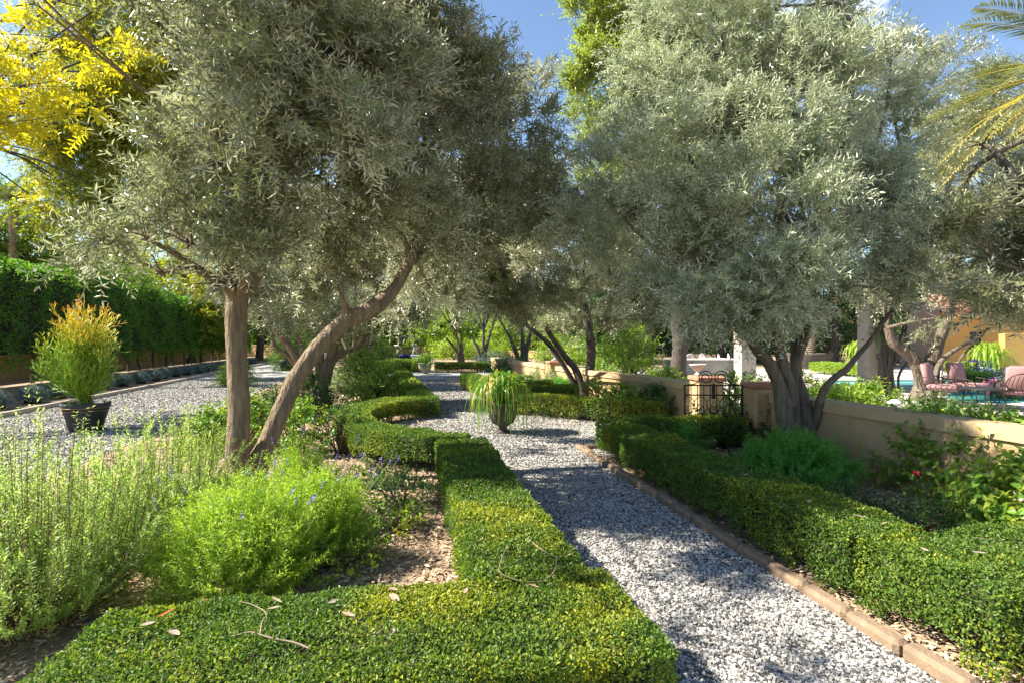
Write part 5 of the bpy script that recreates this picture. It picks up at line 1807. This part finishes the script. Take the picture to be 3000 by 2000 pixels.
box(wl2, P(2985, 1075, 24) * (1, 1, 0) + (0, 0, 1.0), (1.4, .35, 2.0), -.3, 0, .02)
tag(wl2.build('garden_wall', M['stucco_orange'], origin=P(2985, 1075, 24) * (1, 1, 0)), 'short tall orange wall panel at the right edge beside the white pot', 'wall')


# wrought iron chairs with pink cushions, table
def lounge_chair(label, c, rz):
    root = thing('lounge_chair', label, 'chair', c, 'wrought iron patio chairs')

    def T(pts):
        return rotz(np.array(pts, float), rz) + np.array(c)
    w, d = .34, .36
    fr = MB()
    for pts in ([(-w, -d, .40), (w, -d, .40)], [(-w, d, .40), (w, d, .40)], [(-w, -d, .40), (-w, d, .40)], [(w, -d, .40), (w, d, .40)]):
        tube(fr, T(pts), .014, None, 6)
    fr.build('frame', M['iron'], root)
    for sx in (-1, 1):
        for sy in (-1, 1):
            mb = MB()
            tube(mb, T([(sx * w, sy * d, .40), (sx * (w - .05), sy * (d - .04), .2), (sx * (w + .06), sy * (d + .08), 0)]), .014, None, 6, 8)
            mb.build('leg', M['iron'], root)
        mb = MB()
        tube(mb, T([(sx * w, d, .40), (sx * (w + .04), d + .06, .72), (sx * (w + .05), .1, .70), (sx * (w + .05), -d + .05, .62), (sx * w, -d, .40)]), .014, None, 6, 20)
        for q in np.linspace(-.2, .25, 5):
            tube(mb, T([(sx * w, q, .40), (sx * (w + .04), q + .06, .52), (sx * (w + .045), q - .02, .66)]), .008, None, 5, 6)
        mb.build('armrest', M['iron'], root)
    mb = MB()
    t = np.linspace(0, math.pi, 16)
    tube(mb, T([(-w * math.cos(q), d + .10 + .10 * math.sin(q), .42 + .50 * math.sin(q) ** .55) for q in t]), .014, None, 6)
    for x in np.linspace(-.24, .24, 7):
        hh = .46 * (1 - (x / w) ** 2) ** .3
        tube(mb, T([(x, d + .03, .42), (x + .05, d + .10, .42 + hh * .5), (x, d + .17, .42 + hh)]), .007, None, 5, 7)
    mb.build('backrest', M['iron'], root)
    cu = MB()
    v0 = MB()
    box(v0, (0, 0, 0), (.62, .66, .15), 0, 0, .055)
    for V, (f, m, r, s) in zip(v0.V, v0.F):
        pass
    allv = np.concatenate(v0.V)
    for (f, m, r, s) in v0.F:
        pass
    V = T(allv + np.array([0, -.02, .49]))
    cu.add(V, np.concatenate([f for f, *_ in v0.F if f.shape[1] == 4]), 0, None, True)
    cu.add(V, np.concatenate([f for f, *_ in v0.F if f.shape[1] == 8]), 0, None, True)
    cu.build('seat_cushion', M['cushion_pink'], root)
    cu = MB()
    v1 = MB()
    box(v1, (0, 0, 0), (.60, .14, .56), 0, 0, .05)
    allv = np.concatenate(v1.V)
    ca, sa = math.cos(-.22), math.sin(-.22)
    av = allv.copy()
    av[:, 1] = allv[:, 1] * ca - allv[:, 2] * sa
    av[:, 2] = allv[:, 1] * sa + allv[:, 2] * ca
    V = T(av + np.array([0, d - .02, .82]))
    cu.add(V, np.concatenate([f for f, *_ in v1.F if f.shape[1] == 4]), 0, None, True)
    cu.add(V, np.concatenate([f for f, *_ in v1.F if f.shape[1] == 8]), 0, None, True)
    cu.build('back_cushion', M['cushion_pink'], root)
    return root


lounge_chair('iron patio chair with pink cushions, the left one beside the olive trunk', G(2765, 1187), .5)
lounge_chair('iron patio chair with pink cushions behind the table, middle one', G(2842, 1183), .15)
lounge_chair('iron patio chair with pink cushions cut by the right edge', G(2985, 1205), 2.4)
tb = G(2895, 1200)
root = thing('iron_table', 'dark round wrought iron table between the pink cushioned chairs', 'table', tb)
mb = MB()
lathe(mb, [(.001, .50), (.52, .50), (.54, .515), (.52, .53), (.001, .53)], tb, 28)
mb.build('table_top', M['black_metal'], root)
for k in range(4):
    a = k * math.pi / 2 + .5
    mb = MB()
    q = np.array([math.cos(a), math.sin(a), 0])
    tube(mb, [tb + q * .42 + (0, 0, .50), tb + q * .30 + (0, 0, .25), tb + q * .44], .014, None, 6, 9)
    mb.build('leg', M['iron'], root)

# path light, spotlights, flowers
bl = G(2622, 1200)
bl = P(2622, 1190, 10.6) * (1, 1, 0)
root = thing('path_light', 'small mushroom shaped path light behind the wall', 'garden light', bl)
mb = MB()
lathe(mb, [(.001, 0), (.035, 0), (.035, .42), (.001, .42)], bl, 12)
mb.build('post', M['counter'], root)
mb = MB()
lathe(mb, [(.04, .42), (.13, .45), (.135, .47), (.05, .53), (.001, .54)], bl, 20)
mb.build('lamp_shade', M['lampwhite'], root)
for k, (px, py, lab) in enumerate(((2140, 1362, 'black cylinder spotlight on a stake in the shaded bed, left one'), (2187, 1348, 'slim black spotlight on a stake in the shaded bed, right one'))):
    q = G(px, py)
    root = thing('spotlight', lab, 'garden light', q, 'bed spotlights')
    mb = MB()
    tube(mb, [q, q + (0, 0, .1)], .008, None, 6)
    mb.build('stake', M['black_metal'], root)
    mb = MB()
    r_ = .036 - .014 * k
    lathe(mb, [(.001, .08), (r_ * .8, .08), (r_, .10), (r_, .24), (r_ * .85, .25), (r_ * .8, .235), (.001, .23)], q, 16)
    mb.build('lamp_head', M['black_metal'], root)


def flower_patch(label, c, R, h, n, mats, group, name='flower_clump'):
    root = thing(name, label, 'flowers', c, group)
    mb = MB()
    a = rng.uniform(0, 6.28, n)
    r = R * np.sqrt(rng.uniform(size=n))
    p = np.array(c) + np.stack([r * np.cos(a), r * np.sin(a), rng.uniform(.3, 1, n) * h], 1)
    m = n * 6
    add_leaves(mb, np.repeat(p, 6, 0), rdir(m), rdir(m) + (0, 0, 1), .09, .07, 0, shape='q')
    mb.build('blooms', [M[mats]], root)
    mb = MB()
    a = rng.uniform(0, 6.28, 160)
    r = R * np.sqrt(rng.uniform(size=160))
    p = np.array(c) + np.stack([r * np.cos(a), r * np.sin(a), np.zeros(160)], 1)
    shoots(mb, p, rdir(160) * .3 + (0, 0, 1), h * .9, 8, .1, .03, 0, shape='q')
    mb.build('foliage', [M['mid']], root)


flower_patch('pink flowers beside the lime hedge at the right edge', P(2945, 1145, 15.8) * (1, 1, 0), .5, .5, 60, 'pink', 'patio flower clumps')
flower_patch('violet flowers right of the chairs', P(2965, 1140, 16.4) * (1, 1, 0), .5, .85, 30, 'violet', 'patio flower clumps')
flower_patch('white flowers in front of the orange wall', P(2930, 1105, 19) * (1, 1, 0), .7, .75, 60, 'white_petal', 'patio flower clumps')
flower_patch('pale purple flowers left of the white ones', P(2873, 1100, 20) * (1, 1, 0), .4, 1.0, 30, 'violet', 'patio flower clumps')
flower_patch('yellow blooms low behind the wall in front of the table', P(2840, 1225, 9.6) * (1, 1, 0), .55, .42, 16, 'yellow_petal', 'patio flower clumps')
strappy('fan of grey green iris leaves at the right edge', P(2985, 1140, 15.5) * (1, 1, 0), .05, .6, .85, 40, mat='olive_pale', width=.06, group='spiky potted plants', straw=0, hang=.3)
mb = MB()
q = G(2685, 1387, .42)
add_leaves(mb, np.repeat(q[None], 22, 0) + rng.normal(0, .012, (22, 3)), rdir(22), rdir(22), .026, .022, 0, fold=.3)
tag(mb.build('red_bloom', M['red_petal'], origin=q), 'dark red rose bloom on the big bush below the wall', 'flower')
mb = MB()
lathe(mb, [(.001, 0), (.07, 0), (.085, .05), (.06, .11), (.075, .15), (.045, .21), (.001, .22)], G(1790, 1222), 12)
tag(mb.build('white_ornament', M['white_paint'], origin=G(1790, 1222)), 'small white ornament on the soil behind the curved hedge', 'ornament')


# ------------------------------------------------------------------ fallen leaves and twigs on the hedges
def fallen(label, px, py, z, L, W, mat, a, group='fallen leaves on the hedges'):
    q = G(px, py, z)
    mb = MB()
    d = np.array([[math.cos(a), math.sin(a), .08]])
    n_ = np.array([[rng.normal(0, .25), rng.normal(0, .25), 1.]])
    seg = 7
    t = np.linspace(0, 1, seg)
    w = W * np.sin(np.clip(t * .96 + .02, 0, 1) * np.pi) ** .75
    dd = nrm(d)[0]
    b2 = nrm(np.cross(n_[0], dd))
    up = np.cross(dd, b2)
    cen = q + dd * (t * L)[:, None] + up * (.18 * L * (t - .5) ** 2)[:, None]
    V = np.concatenate([cen + b2 * w[:, None] / 2 + up * (w * .25)[:, None], cen, cen - b2 * w[:, None] / 2 + up * (w * .25)[:, None]])
    F = [(k * seg + i, k * seg + i + 1, (k + 1) * seg + i + 1, (k + 1) * seg + i) for k in range(2) for i in range(seg - 1)]
    mb.add(V, F, 0, None, True)
    tag(mb.build('fallen_leaf', M[mat], origin=q), label, 'leaf', group)


FL = [(1170, 1760, .47, .075, .032, 'leaf_dead', 2.2, 'large tan dead leaf in the middle of the front hedge top'),
      (825, 1765, .47, .075, .018, 'leaf_dead', 2.4, 'narrow tan dead leaf on the front hedge left of the curled twig'),
      (1040, 1805, .47, .07, .020, 'leaf_dead', 2.6, 'narrow pinkish dead leaf below the large tan one'),
      (960, 1765, .47, .05, .018, 'leaf_pale', .3, 'small pale dead leaf above the narrow pinkish one'),
      (1165, 1728, .47, .05, .02, 'leaf_dead', 2.7, 'small brown dead leaf at the back edge of the front hedge'),
      (1360, 1738, .47, .05, .022, 'leaf_dead', 1.2, 'brown dead leaf in the inner corner where two hedges meet'),
      (1145, 1860, .47, .05, .022, 'leaf_pale', 1.4, 'pale upright dead leaf near the front of the hedge'),
      (525, 1860, .47, .06, .032, 'leaf_pale', 2.6, 'cream coloured leaf on the left part of the front hedge'),
      (410, 1832, .47, .055, .02, 'leaf_pale', .2, 'pale leaf in the shaded patch of the front hedge'),
      (460, 1808, .47, .07, .014, 'leaf_red', .9, 'slim orange red leaf on the left of the front hedge'),
      (575, 1768, .45, .05, .018, 'leaf_red', .6, 'orange red leaf by the mulch behind the front hedge'),
      (780, 1785, .47, .06, .018, 'leaf_pale', .1, 'whitish leaf at the forked end of the twig'),
      (1380, 1392, .46, .085, .026, 'leaf_pale', 1.0, 'pale grey leaf on the shaded part of the straight hedge'),
      (1375, 1425, .46, .05, .03, 'leaf_dead', 2.6, 'pink leaf on the straight hedge in shade'),
      (1505, 1406, .46, .05, .022, 'leaf_dead', .1, 'pinkish leaf near the right edge of the straight hedge'),
      (1425, 1390, .46, .04, .016, 'leaf_dead', .2, 'tiny tan leaf between the pale grey and the pinkish leaf'),
      (1570, 1476, .46, .045, .02, 'leaf_pale', .3, 'small pale leaf at the path side of the straight hedge'),
      (1400, 1475, .46, .06, .012, 'leaf_pale', .2, 'slim pale leaf across the middle of the straight hedge'),
      (1580, 1720, .47, .06, .012, 'leaf_dead', 2.5, 'slim tan leaf on the yellow part of the hedge corner'),
      (2990, 1470, .47, .1, .03, 'leaf_pale', .6, 'white leaf at the far right of the shaded hedge'),
      (2370, 1474, .48, .07, .032, 'leaf_pale', .8, 'white leaf on the dark shaded hedge by the path'),
      (2540, 1516, .48, .09, .022, 'leaf_pale', 2.6, 'pale leaf where the shaded hedge meets the sunny hedge'),
      (2580, 1537, .48, .08, .018, 'leaf_dead', .3, 'tan leaf at the back edge of the sunny hedge'),
      (2720, 1615, .48, .05, .024, 'leaf_pale', 1.6, 'small white leaf in the middle of the sunny hedge'),
      (2890, 1620, .48, .08, .02, 'leaf_pale', 2.9, 'long pale leaf on the right of the sunny hedge'),
      (2895, 1580, .48, .1, .022, 'leaf_pale', 2.9, 'pale strip shaped leaf by the shaded mulch'),
      (1965, 1278, .46, .06, .03, 'leaf_pale', .3, 'white leaf on the far end of the shaded hedge'),
      (1855, 1285, .46, .07, .028, 'leaf_pale', 2.7, 'pale leaf on the hedge corner nearest the crossing'),
      (2180, 1392, .47, .06, .028, 'leaf_pale', .2, 'white leaf halfway along the shaded hedge'),
      (2130, 1405, .47, .05, .026, 'leaf_pale', .9, 'pale yellow leaf left of the white one on the shaded hedge'),
      (2140, 1378, .47, .1, .015, 'leaf_dead', .1, 'mauve strip shaped leaf on the shaded hedge')]
for px, py, z, L, W, mt, a, lab in FL:
    fallen(lab, px, py, z, L, W, mt, a)


def twig(label, pts, r, z=.475):
    q = [G(a, b2, z + k) for a, b2, k in pts]
    mb = MB()
    tube(mb, q, r, r * .45, 6, len(q) * 4, 0, .06)
    tag(mb.build('dry_twig', M['dry_wood'], origin=q[0]), label, 'twig', 'dry twigs on the hedges')


twig('long bent dry twig lying on the front hedge', [(905, 1897, .0), (860, 1880, .01), (790, 1866, .015), (735, 1850, .02), (690, 1860, .01), (640, 1868, .0)], .0042)
twig('thin forked twig rising from the long twig to the pale leaves', [(762, 1855, .01), (768, 1820, .02), (780, 1795, .02), (740, 1770, .01), (700, 1760, 0)], .003)
twig('thin dry twig on the sunlit hedge, left one near the mulch', [(1490, 1592, 0), (1470, 1635, .01), (1465, 1675, .01), (1520, 1700, 0)], .003)
twig('thin dry twig with a side branch on the hedge near the path', [(1545, 1575, 0), (1590, 1610, .01), (1640, 1630, .02), (1690, 1600, .01)], .003)
twig('thin dry twig crossing the hedge towards the path corner', [(1630, 1635, .01), (1625, 1670, .01), (1590, 1700, .0), (1540, 1702, 0)], .003)
